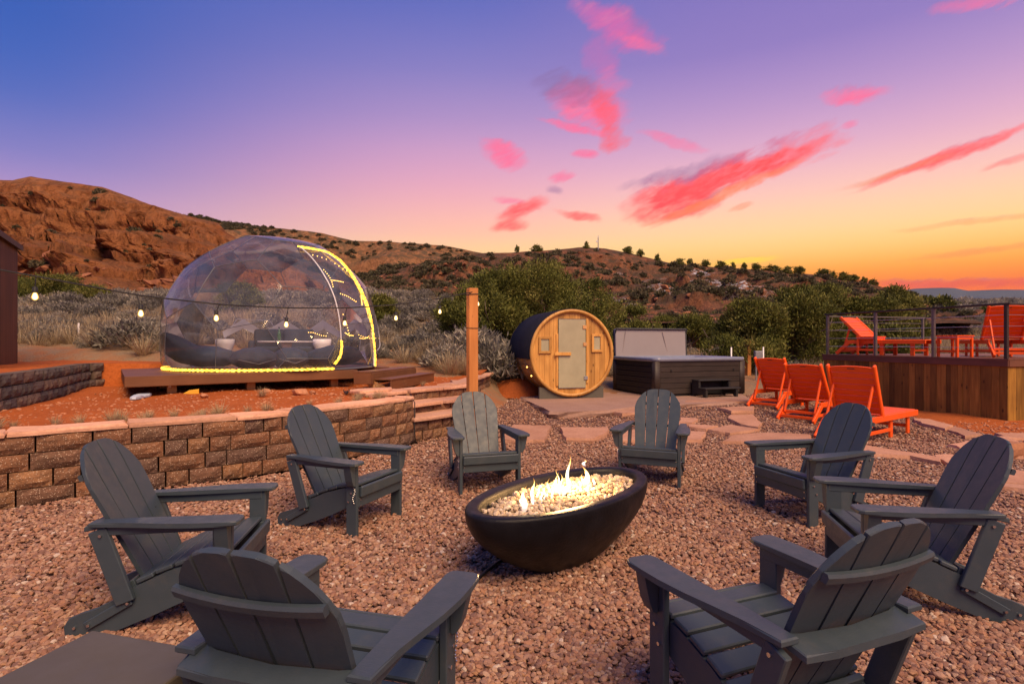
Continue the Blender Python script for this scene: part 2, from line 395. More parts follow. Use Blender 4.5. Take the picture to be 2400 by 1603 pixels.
M['cable'] = simple('steel_cable', (.5, .5, .48), .35, .5, .9, bst=0)
M['black'] = simple('black_rubber', (.012, .012, .013), .6)
M['bowl'] = mat('dark_cast_stone', lambda t: bsdf(t, t.mix(t.ramp(nois(t, obco(t), 6.0, 5.0, .6), [(.35, 0.0), (.7, 1.0)]), (.004, .004, .006, 1), (.010, .010, .013, 1)), t.ramp(nois(t, obco(t), 9.0, 4.0), [(.3, .36), (.7, .55)]), .22, 0, bump(t, nois(t, obco(t), 48.0, 6.0, .65), .5, .006)))
M['tubpanel'] = wood('tub_panel', (.030, .022, .018), (.050, .037, .030), 0, .55, .4, 0, 1.2, .06)
M['tubdark'] = simple('tub_core_shaded_planks', (.018, .015, .015), .55)
M['acrylic'] = simple('tub_acrylic', (.20, .23, .30), .14, .6, 0, .25, 6.0, bst=0)
M['coverpale'] = simple('cover_underside', (.30, .275, .285), .55, .35, 0, .08, 3.0, 30.0, .15)
M['coverdark'] = simple('cover_vinyl', (.045, .048, .052), .5)
M['spastep'] = simple('resin_step', (.022, .020, .019), .6)
M['boxgrey'] = simple('olive_grey_resin', (.088, .078, .060), .5, .4, 0, .12, 5.0, 200.0, .10)
M['white'] = simple('white_plastic', (.80, .78, .75), .4, .4, 0, .05)
M['navy'] = simple('navy_fabric', (.030, .046, .070), .8, .3, 0, .4, 6.0, 160.0, .4)
M['snow'] = simple('old_snow', (.46, .52, .62), .7, .3, 0, .08, 9.0, 30.0, .4)
M['yellow'] = simple('yellow_foam', (.70, .38, .03), .7)
M['grey'] = simple('galvanised', (.32, .33, .34), .45, .5, .5)
M['concrete'] = sandstone('sandy_concrete', (.36, .22, .16), (.44, .28, .21))
def bulbm(t):
    lw = t.n('ShaderNodeLayerWeight', {'Blend': .35}, out=1)
    c = t.ramp(lw, [(.1, (1.0, .80, .42)), (.35, (1.0, .58, .12)), (.8, (.9, .34, .03))])
    st = t.ramp(lw, [(.06, 1.0), (.3, .38), (.6, .26)])
    t.n('ShaderNodeOutputMaterial', {'Surface': t.n('ShaderNodeEmission', {'Color': c, 'Strength': t.m('MULTIPLY', st, 3.2)})})
M['bulb'] = mat('warm_bulb', bulbm)
M['fairy'] = emit('fairy_bulb', (1.0, .50, .10), 5.0)
def ropem(t):
    p = obco(t); n = t.n('ShaderNodeTexNoise', {'Vector': p, 'Scale': 26.0, 'Detail': 1.0})
    st = t.n('ShaderNodeMapRange', {0: n, 1: .35, 2: .7, 3: 1.4, 4: 5.5})
    t.n('ShaderNodeOutputMaterial', {'Surface': t.n('ShaderNodeEmission', {'Color': (1.0, .50, .05, 1), 'Strength': st})})
M['rope'] = mat('rope_light', ropem)
def film(name, tint, gl, haze, hazecol, ro=.03, hmin=.3):
    def f(t):
        fr = t.n('ShaderNodeFresnel', {'IOR': 1.5})
        tr = t.n('ShaderNodeBsdfTransparent', {'Color': c4(tint)})
        p = obco(t)
        g = t.n('ShaderNodeBsdfGlossy', {'Color': (1, 1, 1, 1), 'Roughness': ro})
        df = t.n('ShaderNodeBsdfDiffuse', {'Color': c4(hazecol)})
        hz = t.m('MULTIPLY', t.ramp(nois(t, p, 2.5, 5.0, .6), [(.35, hmin), (.75, 1.0)]), haze)
        a = t.n('ShaderNodeMixShader', {0: hz, 1: tr, 2: df})
        t.n('ShaderNodeOutputMaterial', {'Surface': t.n('ShaderNodeMixShader', {0: t.m('MULTIPLY', fr, gl, clamp=True), 1: a, 2: g})})
    return mat(name, f)
M['film'] = film('clear_film', (.97, .965, .985), 0.72, .08, (.74, .78, .98), .06)
M['filmwhite'] = simple('white_film', (.62, .63, .66), .4, .4, 0, .08)
M['seam'] = simple('dome_seam', (.10, .11, .13), .4, .5)
M['seamw'] = simple('dome_seam_white', (.62, .64, .68), .4, .5)
M['sglass'] = film('sauna_glass', (.50, .52, .36), 1.2, .85, (.50, .48, .31), .25, .8)  # pale olive diffuse colour stands in for the reflection in the glass

def flame(t):
    a = t.n('ShaderNodeAttribute', out=2, attribute_name='tint')
    col = t.ramp(a, [(0.0, (.55, .42, .75)), (.22, (1.0, .80, .66)), (.5, (1.0, .86, .52)), (.8, (1.0, .62, .16)), (1.0, (1.0, .33, .04))])
    st = t.ramp(a, [(0.0, .10), (.25, .45), (.55, 1.0), (.85, .55), (1.0, .2)])
    lw = t.n('ShaderNodeLayerWeight', {'Blend': .5}, out=1)
    e = t.n('ShaderNodeEmission', {'Color': col, 'Strength': t.m('MULTIPLY', st, 6.5)})
    tr = t.n('ShaderNodeBsdfTransparent', {})
    op = t.m('MULTIPLY', t.ramp(a, [(0.0, .08), (.3, .4), (.6, .85), (1.0, .35)]), t.ramp(lw, [(.0, 1.0), (.95, .12)]))
    t.n('ShaderNodeOutputMaterial', {'Surface': t.n('ShaderNodeMixShader', {0: op, 1: tr, 2: e})})
M['flame'] = mat('flame', flame)

# ------------------------------------------------------------------ scattering of uncountable small things
def scatter(name, pts, rots, scl, sources, label=None, cat=None):
    me = bpy.data.meshes.new(name); n = len(pts)
    me.vertices.add(n); me.vertices.foreach_set('co', np.asarray(pts, np.float32).ravel())
    a = me.attributes.new('rot', 'FLOAT_VECTOR', 'POINT'); a.data.foreach_set('vector', np.asarray(rots, np.float32).ravel())
    a = me.attributes.new('scl', 'FLOAT', 'POINT'); a.data.foreach_set('value', np.asarray(scl, np.float32).ravel())
    a = me.attributes.new('idx', 'INT', 'POINT'); a.data.foreach_set('value', np.random.randint(0, len(sources), n).astype(np.int32))
    o = put(name, me, None, kind='stuff')
    if label: tag(o, label, cat)
    col = bpy.data.collections.new(name+'_source')
    for s_ in sources: col.objects.link(s_)
    ng = bpy.data.node_groups.new(name+'_nodes', 'GeometryNodeTree')
    ng.interface.new_socket('Geometry', in_out='INPUT', socket_type='NodeSocketGeometry'); ng.interface.new_socket('Geometry', in_out='OUTPUT', socket_type='NodeSocketGeometry')
    gi, go = ng.nodes.new('NodeGroupInput'), ng.nodes.new('NodeGroupOutput')
    ci = ng.nodes.new('GeometryNodeCollectionInfo'); ci.inputs['Collection'].default_value = col; ci.inputs['Separate Children'].default_value = True; ci.inputs['Reset Children'].default_value = True
    ip = ng.nodes.new('GeometryNodeInstanceOnPoints'); ip.inputs['Pick Instance'].default_value = True
    def na(nm, ty):
        q = ng.nodes.new('GeometryNodeInputNamedAttribute'); q.data_type = ty; q.inputs[0].default_value = nm; return q.outputs[0]
    ng.links.new(gi.outputs[0], ip.inputs['Points']); ng.links.new(ci.outputs[0], ip.inputs['Instance'])
    ng.links.new(na('idx', 'INT'), ip.inputs['Instance Index']); ng.links.new(na('rot', 'FLOAT_VECTOR'), ip.inputs['Rotation']); ng.links.new(na('scl', 'FLOAT'), ip.inputs['Scale'])
    ng.links.new(ip.outputs[0], go.inputs[0])
    md = o.modifiers.new('scatter', 'NODES'); md.node_group = ng
    return o
def stone_sources(nm, m, n=7, sub=2, squash=.62):
    out = []
    for k in range(n):
        b = bmesh.new(); bmesh.ops.create_icosphere(b, subdivisions=sub, radius=1.0)
        off = Vector((k*7.3, 1.1*k, 3.3*k)); sx, sy = random.uniform(.8, 1.3), random.uniform(.7, 1.0)
        for v in b.verts:
            d = 1+.42*noise.noise(v.co*1.1+off)+.15*noise.noise(v.co*2.6+off)
            v.co = Vector((v.co.x*sx*d, v.co.y*sy*d, v.co.z*squash*d))
        me = bpy.data.meshes.new(nm); b.to_mesh(me); b.free(); me.materials.append(m); me.shade_flat()
        out.append(bpy.data.objects.new('%s_%d' % (nm, k), me))
    return out
def inpoly(px, py, poly):
    px, py = np.asarray(px), np.asarray(py); ins = np.zeros(px.shape, bool); n = len(poly)
    for i in range(n):
        x1, y1 = poly[i][0], poly[i][1]; x2, y2 = poly[(i+1) % n][0], poly[(i+1) % n][1]
        c = ((y1 > py) != (y2 > py)) & (px < (x2-x1)*(py-y1)/((y2-y1) if y2 != y1 else 1e-9)+x1)
        ins ^= c
    return ins

# ================================================================== THE SETTING
def structure(o): o['kind'] = 'structure'; return o
# big base sheet to the horizon
structure(put('ground', pymesh('ground', [(-9000, -100, -.25), (9000, -100, -.25), (9000, 4200, -.25), (-9000, 4200, -.25)], [(0, 1, 2, 3)], M['dsoil'])))

def fbm(x, y, z=0.0, octv=5, H_=.9, lac=2.1): return noise.fractal(Vector((x, y, z)), H_, lac, octv)
def Tz(x, y):
    """height of the open desert slope"""
    x, y = np.asarray(x, float), np.asarray(y, float)
    tl = .60+.118*np.clip(y-11, 0, 50)+.45*sst(-5.5, -7.5, x)*sst(9.5, 12, y)
    tr = .02+.080*np.clip(y-13, 0, 60)
    r = x/np.maximum(y, .1); w = sst(-.11, .02, r)
    z = tl*(1-w)+tr*w+.072*np.clip(y-61, 0, None)
    near = sst(10.5, 12.2, y); nl = sst(10.8, 12.2, y)
    lowr = np.where(y < 13, -.05+.12*sst(11.5, 13.5, y), z)
    zz = np.where(y < 13, (-.2+(tl+.2)*nl)*(1-w)+lowr*w, z)
    return zz
def rough(x, y): return .10*fbm(x*.35, y*.35)+.035*fbm(x*1.7, y*1.7, 3.1, 3)
us = np.concatenate([np.linspace(-3200, -200, 26), np.linspace(-150, 2550, 150), np.linspace(2650, 5600, 26)])
ys = np.concatenate([np.linspace(9.5, 30, 60), np.geomspace(31, 3900, 80)])
V = []
for yy in ys:
    X = (us-U0)/F*yy; Z = Tz(X, np.full_like(X, yy))
    for xx, zz in zip(X, Z): V.append((xx, yy, zz+min(1., max(0., (yy-11)/3))*rough(xx, yy)*(1+min(yy/60, 3))))
def desert(t):
    p = geoco(t); n1 = nois(t, p, .35, 6.0, .6)
    c = t.mix(t.ramp(n1, [(.35, 0.0), (.65, 1.0)]), (.36, .15, .065, 1), (.30, .19, .11, 1))
    c = t.mix(t.ramp(nois(t, p, 3.0, 5.0, .7), [(.42, 0.0), (.65, .75)]), c, (.26, .22, .15, 1))
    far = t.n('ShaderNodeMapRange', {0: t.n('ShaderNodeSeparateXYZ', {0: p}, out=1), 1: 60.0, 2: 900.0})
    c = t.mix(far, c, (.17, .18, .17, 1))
    bsdf(t, c, .95, .1, 0, bump(t, t.m('ADD', nois(t, p, 4.0, 7.0, .65), nois(t, p, 30.0)), .8, .08))
M['desert'] = mat('desert_ground', desert)
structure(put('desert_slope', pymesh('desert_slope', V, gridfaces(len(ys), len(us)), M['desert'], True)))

# ---------------------------------------------------------------- hills
def hillmat(name, rock_a, rock_b, scrubc, scrub_amt, snow=None, band=True):
    def f(t):
        p = geoco(t); nrm = t.n('ShaderNodeNewGeometry', out=1); nzv = t.n('ShaderNodeSeparateXYZ', {0: nrm}, out=2)
        zz = t.n('ShaderNodeSeparateXYZ', {0: p}, out=2)
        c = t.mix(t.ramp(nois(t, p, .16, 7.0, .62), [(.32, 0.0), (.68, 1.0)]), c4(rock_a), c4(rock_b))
        if band:
            wv = t.m('SINE', t.m('ADD', t.m('MULTIPLY', zz, 2.1), t.m('MULTIPLY', nois(t, p, .12, 4.0), 9.0)))
            c = t.mix(t.m('MULTIPLY', t.ramp(wv, [(.2, 0.0), (.9, 1.0)]), .30), c, c4(tuple(x*.55 for x in rock_a)))
        c = t.mix(t.ramp(nois(t, t.v('MULTIPLY', p, (1.0, .6, .55)), .9, 7.0, .72, dist=1.2), [(.36, .8), (.54, 0.0)]), c, c4(tuple(x*.34 for x in rock_a)))
        sm = t.m('MULTIPLY', t.ramp(nois(t, p, .55, 6.0, .68), [(.40, 0.0), (.58, 1.0)]), t.ramp(nzv, [(.45, .15), (.85, 1.0)]))
        c = t.mix(t.m('MULTIPLY', sm, scrub_amt), c, c4(scrubc))
        if snow:
            for (sx, sy, sz, rad) in snow:
                d = t.v('LENGTH', t.v('DIVIDE', t.v('SUBTRACT', p, (sx, sy, sz)), (rad, rad*2.5, rad*.62)), out=1)
                st = nois(t, t.v('MULTIPLY', p, (1.5, .8, 4.0)), 1.0, 6.0, .75)
                mk = t.m('MULTIPLY', t.ramp(d, [(.3, 1.0), (1.0, 0.0)]), t.ramp(st, [(.51, 0.0), (.55, 1.0)]))
                c = t.mix(mk, c, (.68, .72, .80, 1))
        bsdf(t, c, .95, .1, 0, bump(t, t.m('ADD', nois(t, p, .9, 9.0, .7), t.m('MULTIPLY', nois(t, p, 4.5, 5.0, .7), .4)), 1.0, .9))
    return mat(name, f)
def hill(name, sky, basev, Y0, Y1, prof, nu, nt, amp, m, ux=(None, None), nfreq=.06, ledge=0.0, cave=None, lump=0.0):
    sk = np.array(sky, float); uu = np.linspace(sk[0, 0], sk[-1, 0], nu) if sk[0, 0] > -500 else np.concatenate([np.linspace(sk[0, 0], -120, 50), np.linspace(-112, sk[-1, 0], nu-50)]); vv = np.interp(uu, sk[:, 0], sk[:, 1])
    tt = np.concatenate([np.linspace(0, 1, nt), np.linspace(1.03, 1.6, 8)])
    V = []; top = {}
    for t_ in tt:
        Y = Y0+(Y1-Y0)*t_
        for i, u in enumerate(uu):
            vb = basev(u); g = np.interp(min(t_, 1), prof[0], prof[1]); v = vb+(vv[i]-vb)*g
            x = (u-U0)/F*Y; z = H+(V0-v)*Y/F
            e = min(1., (1-min(t_, 1))*5)*min(1., t_*4)                 # pinned at foot and skyline
            n1 = noise.fractal(Vector((x*nfreq, Y*nfreq, z*nfreq*1.6)), .8, 2.1, 6)
            n2 = noise.ridged_multi_fractal(Vector((x*nfreq*1.7+9, Y*nfreq*.9, z*nfreq*1.2)), 1.0, 2.2, 5, .9, 2.0)-1.0
            tb_ = noise.turbulence(Vector((x*nfreq*1.15+z*nfreq*.8, Y*nfreq*.7, z*nfreq*1.5)), 5, True, noise_basis='PERLIN_ORIGINAL', amplitude_scale=.52, frequency_scale=2.15)
            dz = amp*(n1*.9+n2*.25)*e + amp*.12*n1*(1-e)+lump*.25*(tb_-.6)*e
            if ledge: dz += ledge*(math.floor((z+dz)/ledge*.5+.5)-(z+dz)/ledge*.5)*.6*e
            yy = Y-amp*.6*n2*e-lump*(tb_-.6)*e
            if cave:
                q = ((u-cave[0])/cave[2])**2+((v-cave[1])/cave[3])**2
                if q < 1.3:
                    dp = cave[4]*float(sst(1.25, .7, q)); kk = (Y+dp)/Y; x *= kk; z = H+(z+dz-H)*kk-dz; yy += dp
            if t_ > 1: z -= (t_-1)*abs(V0-vv[i])*Y1/F*1.2; yy = Y
            V.append((x, yy, z+dz))
    o = structure(put(name, pymesh(name, V, gridfaces(len(tt), nu), m, True)))
    return o, np.array(V).reshape(len(tt), nu, 3)
# far mesa on the right
mesa_sky = [(2000, 684), (2090, 686), (2138, 677), (2180, 675), (2237, 675), (2266, 681), (2330, 679), (2400, 679), (2520, 678), (2800, 676), (3300, 680), (4200, 676)]
M['mesa'] = hillmat('far_mesa', (.085, .11, .15), (.115, .14, .17), (.06, .08, .11), .6, band=True)  # blue-grey rock colours carry part of the distance haze
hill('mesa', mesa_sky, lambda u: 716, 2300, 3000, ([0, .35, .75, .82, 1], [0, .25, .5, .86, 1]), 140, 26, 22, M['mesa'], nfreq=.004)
# ridge behind the dome, with an orange cliff band
skyB = [(380, 500), (470, 508), (511, 521), (582, 529), (664, 536), (756, 544), (828, 562), (920, 565), (1000, 571), (1047, 575), (1119, 590), (1200, 600), (1300, 612)]
M['hillB'] = hillmat('ridge_rock', (.36, .165, .075), (.46, .235, .11), (.105, .085, .05), .95)
hillB, gB = hill('ridge', skyB, lambda u: 720, 95, 150, ([0, .62, .70, .74, .80, 1], [0, .60, .66, .83, .86, 1]), 220, 80, 3.0, M['hillB'], nfreq=.035, lump=3.0)
# red slickrock hill on the left
skyA = [(-1500, 470), (-700, 440), (-300, 430), (0, 421), (30, 424), (71, 414), (138, 424), (240, 438), (276, 452), (332, 473), (409, 496), (470, 513), (511, 522), (530, 545), (600, 590), (690, 625), (800, 655), (930, 690), (1010, 712)]
M['hillA'] = hillmat('slickrock', (.29, .098, .036), (.49, .215, .085), (.16, .095, .05), .45)
hillA, gA = hill('red_cliff_hill', skyA, lambda u: 722, 42, 78, ([0, .10, .3, .5, .72, .80, .88, .94, 1], [0, .16, .38, .55, .72, .84, .91, .98, 1]), 520, 130, 1.8, M['hillA'], nfreq=.085, cave=(218, 577, 42, 32, 8.0), lump=6.5, ledge=1.15)
# scrubby hill behind sauna and tub
skyC = [(760, 700), (850, 660), (960, 622), (1060, 602), (1137, 592), (1201, 591), (1281, 587), (1362, 580), (1415, 583), (1480, 595), (1570, 617), (1655, 625), (1747, 631), (1839, 639), (1916, 644), (1960, 652), (2058, 671), (2094, 683), (2150, 699), (2230, 722), (2300, 735)]
snowspots = []
for (u, v, rad) in [(1700, 668, 5.0), (1690, 700, 3.8), (1600, 655, 2.6), (1560, 690, 2.6), (1480, 652, 2.4), (1640, 636, 2.0), (1455, 700, 1.6)]:
    t_ = (762-v)/(762-np.interp(u, [p[0] for p in skyC], [p[1] for p in skyC])); Y = 26+58*max(0, t_)**1.15
    p = at(u, v, Y); snowspots.append((p.x, p.y, p.z, rad))
M['hillC'] = hillmat('scrub_hill', (.235, .10, .055), (.38, .17, .088), (.095, .074, .048), .9, snowspots, band=False)
hillC, gC = hill('scrub_hill', skyC, lambda u: 762, 26, 84, ([0, .2, .4, .6, .8, 1], [0, .26, .48, .67, .84, 1]), 420, 100, 1.3, M['hillC'], nfreq=.10, lump=3.4, ledge=.7)

# ---------------------------------------------------------------- plants
def clumps(cent, dirs, n, spread, L, W, tint, up=.45, jit=.5):
    """leaf quads round clump centres; returns verts, faces, per-vertex tint"""
    k = len(cent); c = np.repeat(cent, n, 0); d = np.repeat(dirs, n, 0)
    rs = np.random.normal(size=(k*n, 3)); c = c+rs*spread*np.array([1, 1, .8])
    ax = d*.6+np.array([0, 0, up])+np.random.normal(size=(k*n, 3))*jit; ax /= np.linalg.norm(ax, axis=1, keepdims=True)
    sd = np.cross(ax, np.random.normal(size=(k*n, 3))); sd /= np.maximum(np.linalg.norm(sd, axis=1, keepdims=True), 1e-6)
    l = L*np.random.uniform(.55, 1.35, (k*n, 1)); w = W*np.random.uniform(.6, 1.3, (k*n, 1))
    q = np.stack([c-sd*w*.5, c+ax*l*.45-sd*w, c+ax*l, c+ax*l*.45+sd*w], 1)
    f = np.arange(k*n*4).reshape(-1, 4)
    tt = np.clip(np.repeat(tint, n)+np.random.normal(size=k*n)*.12, 0, 1)
    return q.reshape(-1, 3), f, np.repeat(tt, 4)
def leafmesh(name, parts, m):
    vs_, fs, ts, o = [], [], [], 0
    for v, f, t_ in parts: vs_.append(v); fs.append(f+o); ts.append(t_); o += len(v)
    me = pymesh(name, np.concatenate(vs_), np.concatenate(fs), m)
    a = me.attributes.new('tint', 'FLOAT', 'POINT'); a.data.foreach_set('value', np.concatenate(ts).astype(np.float32))
    return me
def juniper_meshes(h, w, seed, nclump=420, per=40, leaf=.14, dead=2):
    if leaf < .15: per = int(per*1.45); leaf *= .74; nclump = int(nclump*1.1)
    rs = np.random.RandomState(seed); random.seed(seed)
    lob = []
    for i in range(11):
        a = rs.uniform(0, 2*math.pi); zz = rs.uniform(.14, .84); rr = math.sqrt(rs.uniform(.05, 1))*w*.40*(1.2-.75*zz)
        lob.append((rr*math.cos(a), rr*math.sin(a), zz*h, rs.uniform(.13, .23)*w*(1.1-.45*zz), rs.uniform(1.0, 1.9)))
    ltint = rs.uniform(-.18, .22, 40)
    lob.append((rs.uniform(-.1, .1)*w, 0, h*.86, .16*w, 1.2))
    C, D, T = [], [], []
    for i in range(nclump):
        li = rs.randint(len(lob)); x, y, z, r, st = lob[li]
        d = rs.normal(size=3); d[2] = d[2]*.8+.15; d /= np.linalg.norm(d)
        q = rs.uniform(.55, 1.06)
        p = np.array([x, y, z])+d*np.array([r, r, r*st])*q
        if p[2] < .10*h or p[2] > h*.97: continue
        C.append(p); D.append(d); T.append(.14+.55*rs.uniform(0, 1)+ltint[li])
    C, D, T = np.array(C), np.array(D), np.array(T)
    crown = leafmesh('crown', [clumps(C, D, per, .055*w**.5+.02, leaf, leaf*.21, T, .75, .42)], M['juniper'])
    b = B(); b.tube([(0, 0, -.3), (rs.uniform(-.1, .1), 0, h*.2), (rs.uniform(-.2, .2), .1, h*.5), (0, 0, h*.82)], [.055*h, .042*h, .026*h, .008*h], 8)
    for i in range(9):
        x, y, z, r, st = lob[i]; z0 = h*rs.uniform(.06, .4)
        b.tube([(0, 0, z0), (x*.45+rs.uniform(-.1, .1), y*.45, (z0+z)/2-.05), (x, y, z)], [.024*h, .015*h, .004*h], 6)
    for i in range(dead):
        a = rs.uniform(0, 6.28); x, y = math.cos(a)*w*.5, math.sin(a)*w*.5
        b.tube([(0, 0, h*.2), (x*.6, y*.6, h*.42), (x, y, h*.5), (x*1.1, y*1.1, h*.62)], [.02*h, .011*h, .006*h, .002*h], 5)
    return b.mesh('trunk', M['bark'], True), crown
def tree(label, u, vtop, Y, w, seed, group=None, nclump=420, per=40, leaf=.14, z0=None, dead=2, name='juniper_tree', meshes=None):
    top = at(u, vtop, Y); g = float(Tz(top.x, Y)) if z0 is None else z0
    h = top.z-g
    t = thing(name, label, 'tree', (top.x, Y, g-.05), random.uniform(0, 6.28), group)
    tm, cm = meshes or juniper_meshes(h, w, seed, nclump, per, leaf, dead)
    put('trunk', tm, None, t); put('crown', cm, None, t)
    return t
G1 = 'junipers behind the sauna and the tub'
tree('tallest dark green juniper directly behind the barrel sauna', 1275, 618, 20.5, 4.7, 11, G1, 760, 46)
tree('broad juniper leaning out between the light post and the barrel sauna', 1155, 634, 19.2, 3.5, 12, G1, 560, 44)
tree('juniper with bare grey twigs above the right side of the barrel sauna', 1378, 655, 21.5, 3.1, 13, G1, 420, 42)
tree('low rounded juniper bush at the foot of the light post', 1072, 700, 17.5, 1.7, 14, G1, 240, 40, .12)
tree('yellow green juniper above the raised hot tub cover', 1480, 712, 24, 2.6, 15, G1, 380, 40)
tree('low spreading juniper behind the right edge of the hot tub cover', 1622, 738, 25, 2.6, 16, G1, 380, 40)
tree('small juniper bush between the hot tub cover and the snowy slope', 1552, 742, 27, 1.7, 26, G1, 240, 36)
G2 = 'junipers behind the raised deck'
tree('dense juniper behind the small cedar post beside the hot tub', 1765, 700, 18.5, 2.9, 17, G2, 520, 46)
tree('tall juniper with whitish dead branches behind the orange loungers', 1858, 672, 19.5, 3.3, 18, G2, 620, 46, dead=6)
tree('tall bushy juniper rising behind the left end of the deck railing', 1945, 668, 20.5, 3.2, 19, G2, 560, 46, dead=4)
tree('juniper behind the orange lounger on the deck', 2035, 696, 20.5, 2.9, 20, G2, 480, 44)
tree('narrow juniper with a forked blue green top beyond the deck railing', 2112, 666, 23, 2.1, 21, G2, 380, 40)
tree('low dark juniper trailing along the ground behind the deck side table', 2105, 760, 18.5, 2.2, 25, G2, 260, 40)
G3 = 'rounded bushes in front of the red cliff'
tree('wide rounded dark bush in front of the red cliff beside the shed', 118, 646, 30, 4.2, 22, G3, 520, 40)
tree('smaller dark bush touching the wide bush in front of the red cliff', 205, 672, 30, 2.6, 23, G3, 300, 40)
tree('dark green bush seen through the clear wall of the dome', 560, 668, 24, 2.6, 24, None, 320, 40)
tree('dark narrow juniper just right of the dome on the sage slope', 893, 690, 22, 1.3, 27, None, 180, 36)
G4 = 'dark trees in the pale field beyond the deck'
for i, (u, v, Y, w, lb) in enumerate([(2192, 698, 62, 4.4, 'widest dark tree in the pale field beyond the railing'), (2250, 716, 66, 2.8, 'low dark tree beside the widest one in the pale field'), (2322, 722, 60, 2.2, 'small dark tree in the field behind the nearest railing post')]):
    tree(lb, u, v, Y, w, 30+i, G4, 260, 24, .4, name='field_tree')

# ridge-line trees: small, seen against the sky
small = [juniper_meshes(1.0, 1.15, 50+k, 90, 16, .16, 0) for k in range(4)]
ridge = [(1212, 590, 10), (1259, 588, 22), (1372, 584, 14), (1470, 588, 22), (1501, 598, 16), (1541, 606, 14), (1594, 614, 27), (1616, 619, 14), (1654, 616, 21), (1688, 618, 27), (1718, 624, 12), (1745, 627, 14), (1772, 626, 25), (1807, 626, 34), (1848, 627, 26), (1874, 629, 26), (1928, 635, 28), (1952, 640, 17), (1973, 642, 28), (2000, 648, 26), (2025, 655, 14), (2046, 658, 19)]
us_c = np.array([p[0] for p in skyC]); vs_c = np.array([p[1] for p in skyC])
for i, (u, v, wpx) in enumerate(ridge):
    Y = 83.5; vb = float(np.interp(u, us_c, vs_c)); h = max(1.0, (vb-v+5)*Y/F); wd = wpx*Y/F
    p = at(u, vb+2, Y)
    k = (i-2) if u > 1410 else (3-i)
    NTH = ['zeroth', 'first', 'second', 'third', 'fourth', 'fifth', 'sixth', 'seventh', 'eighth', 'ninth', 'tenth', 'eleventh', 'twelfth', 'thirteenth', 'fourteenth', 'fifteenth', 'sixteenth', 'seventeenth', 'eighteenth', 'nineteenth']
    lab = NTH[k]+' juniper down the ridge line from the antenna pole towards the mesa' if u > 1410 else NTH[k]+' juniper along the hilltop from the antenna pole towards the red cliff'
    t = thing('ridge_juniper', lab, 'tree', (p.x, p.y, p.z-.2), random.uniform(0, 6), 'junipers along the ridge line, '+('right' if u > 1410 else 'left')+' of the pole')
    tm, cm = small[i % 4]
    for nm, me in (('trunk', tm), ('crown', cm)): o = put(nm, me, None, t); o.scale = (wd/1.05, wd/1.05, h+.2)
# hillside scrub, uncountable
scr = []
for k in range(5):
    rs = np.random.RandomState(90+k); d = rs.normal(size=(26, 3)); d[:, 2] = abs(d[:, 2]); d /= np.linalg.norm(d, axis=1, keepdims=True)
    me = leafmesh('scrub', [clumps(d*np.array([.55, .55, .5]), d, 9, .14, .34, .12, rs.uniform(.1, .9, 26))], M['scrub'])
    scr.append(bpy.data.objects.new('scrub_%d' % k, me))
def on_hill(g, n, smin, smax, t0=0.02, t1=.98, keep=None):
    nr, nc = g.shape[0]-8, g.shape[1]; P, S = [], []
    while len(P) < n:
        a, b_ = random.uniform(t0, t1)*(nr-1), random.uniform(0, 1)*(nc-2); i, j = int(a), int(b_)
        if i >= nr-1: continue
        p = g[i, j]
        if noise.noise(Vector((p[0]*.05, p[1]*.05, 2.0))) + random.uniform(-.6, .6) < 0: continue
        if keep and not keep(p): continue
        P.append(p+np.array([random.uniform(-.2, .2), random.uniform(-.2, .2), -.12])); S.append(random.uniform(smin, smax)**1.0)
    return P, S
PA, SA = on_hill(gA, 110, .3, .9, .05, .95); PB, SB = on_hill(gB, 900, .6, 1.9, .0, .70); PB2, SB2 = on_hill(gB, 300, .5, 1.1, .84, 1.0); PC, SC_ = on_hill(gC, 260, .2, .5, .02, .3); PC2, SC2 = on_hill(gC, 1200, .25, .95, .3); PC += PC2; SC_ += SC2
PP, SS = PA+PB+PB2+PC, SA+SB+SB2+SC_
scatter('hillside_scrub', PP, [(0, 0, random.uniform(0, 6.28)) for _ in PP], SS, scr, 'dark low scrub dotted all over the hillsides', 'scrub')

def crag_sources(n=6):
    out = []
    for k in range(n):
        b = bmesh.new()
        for _ in range(16): b.verts.new((random.uniform(-1.2, 1.2), random.uniform(-.9, .9), random.uniform(-.6, .6)))
        bmesh.ops.convex_hull(b, input=b.verts[:]); me = bpy.data.meshes.new('crag'); b.to_mesh(me); b.free(); me.materials.append(M['crag']); me.shade_flat(); out.append(bpy.data.objects.new('crag_%d' % k, me))
    return out
M['crag'] = sandstone('hill_crag', (.22, .085, .04), (.36, .155, .075))
inC = lambda p: p[0]/p[1] < .60
BA, SBA = on_hill(gA, 150, .15, .7, .02, .4); BCc, SBC = on_hill(gC, 1300, .07, .36, .05, .9, inC)
PP, SS = BA+BCc, SBA+SBC
scatter('hillside_boulders', PP, [(random.uniform(-.4, .4), random.uniform(-.4, .4), random.uniform(0, 6.28)) for _ in PP], SS, crag_sources(), 'red boulders and ledges strewn over the hillsides', 'boulders')
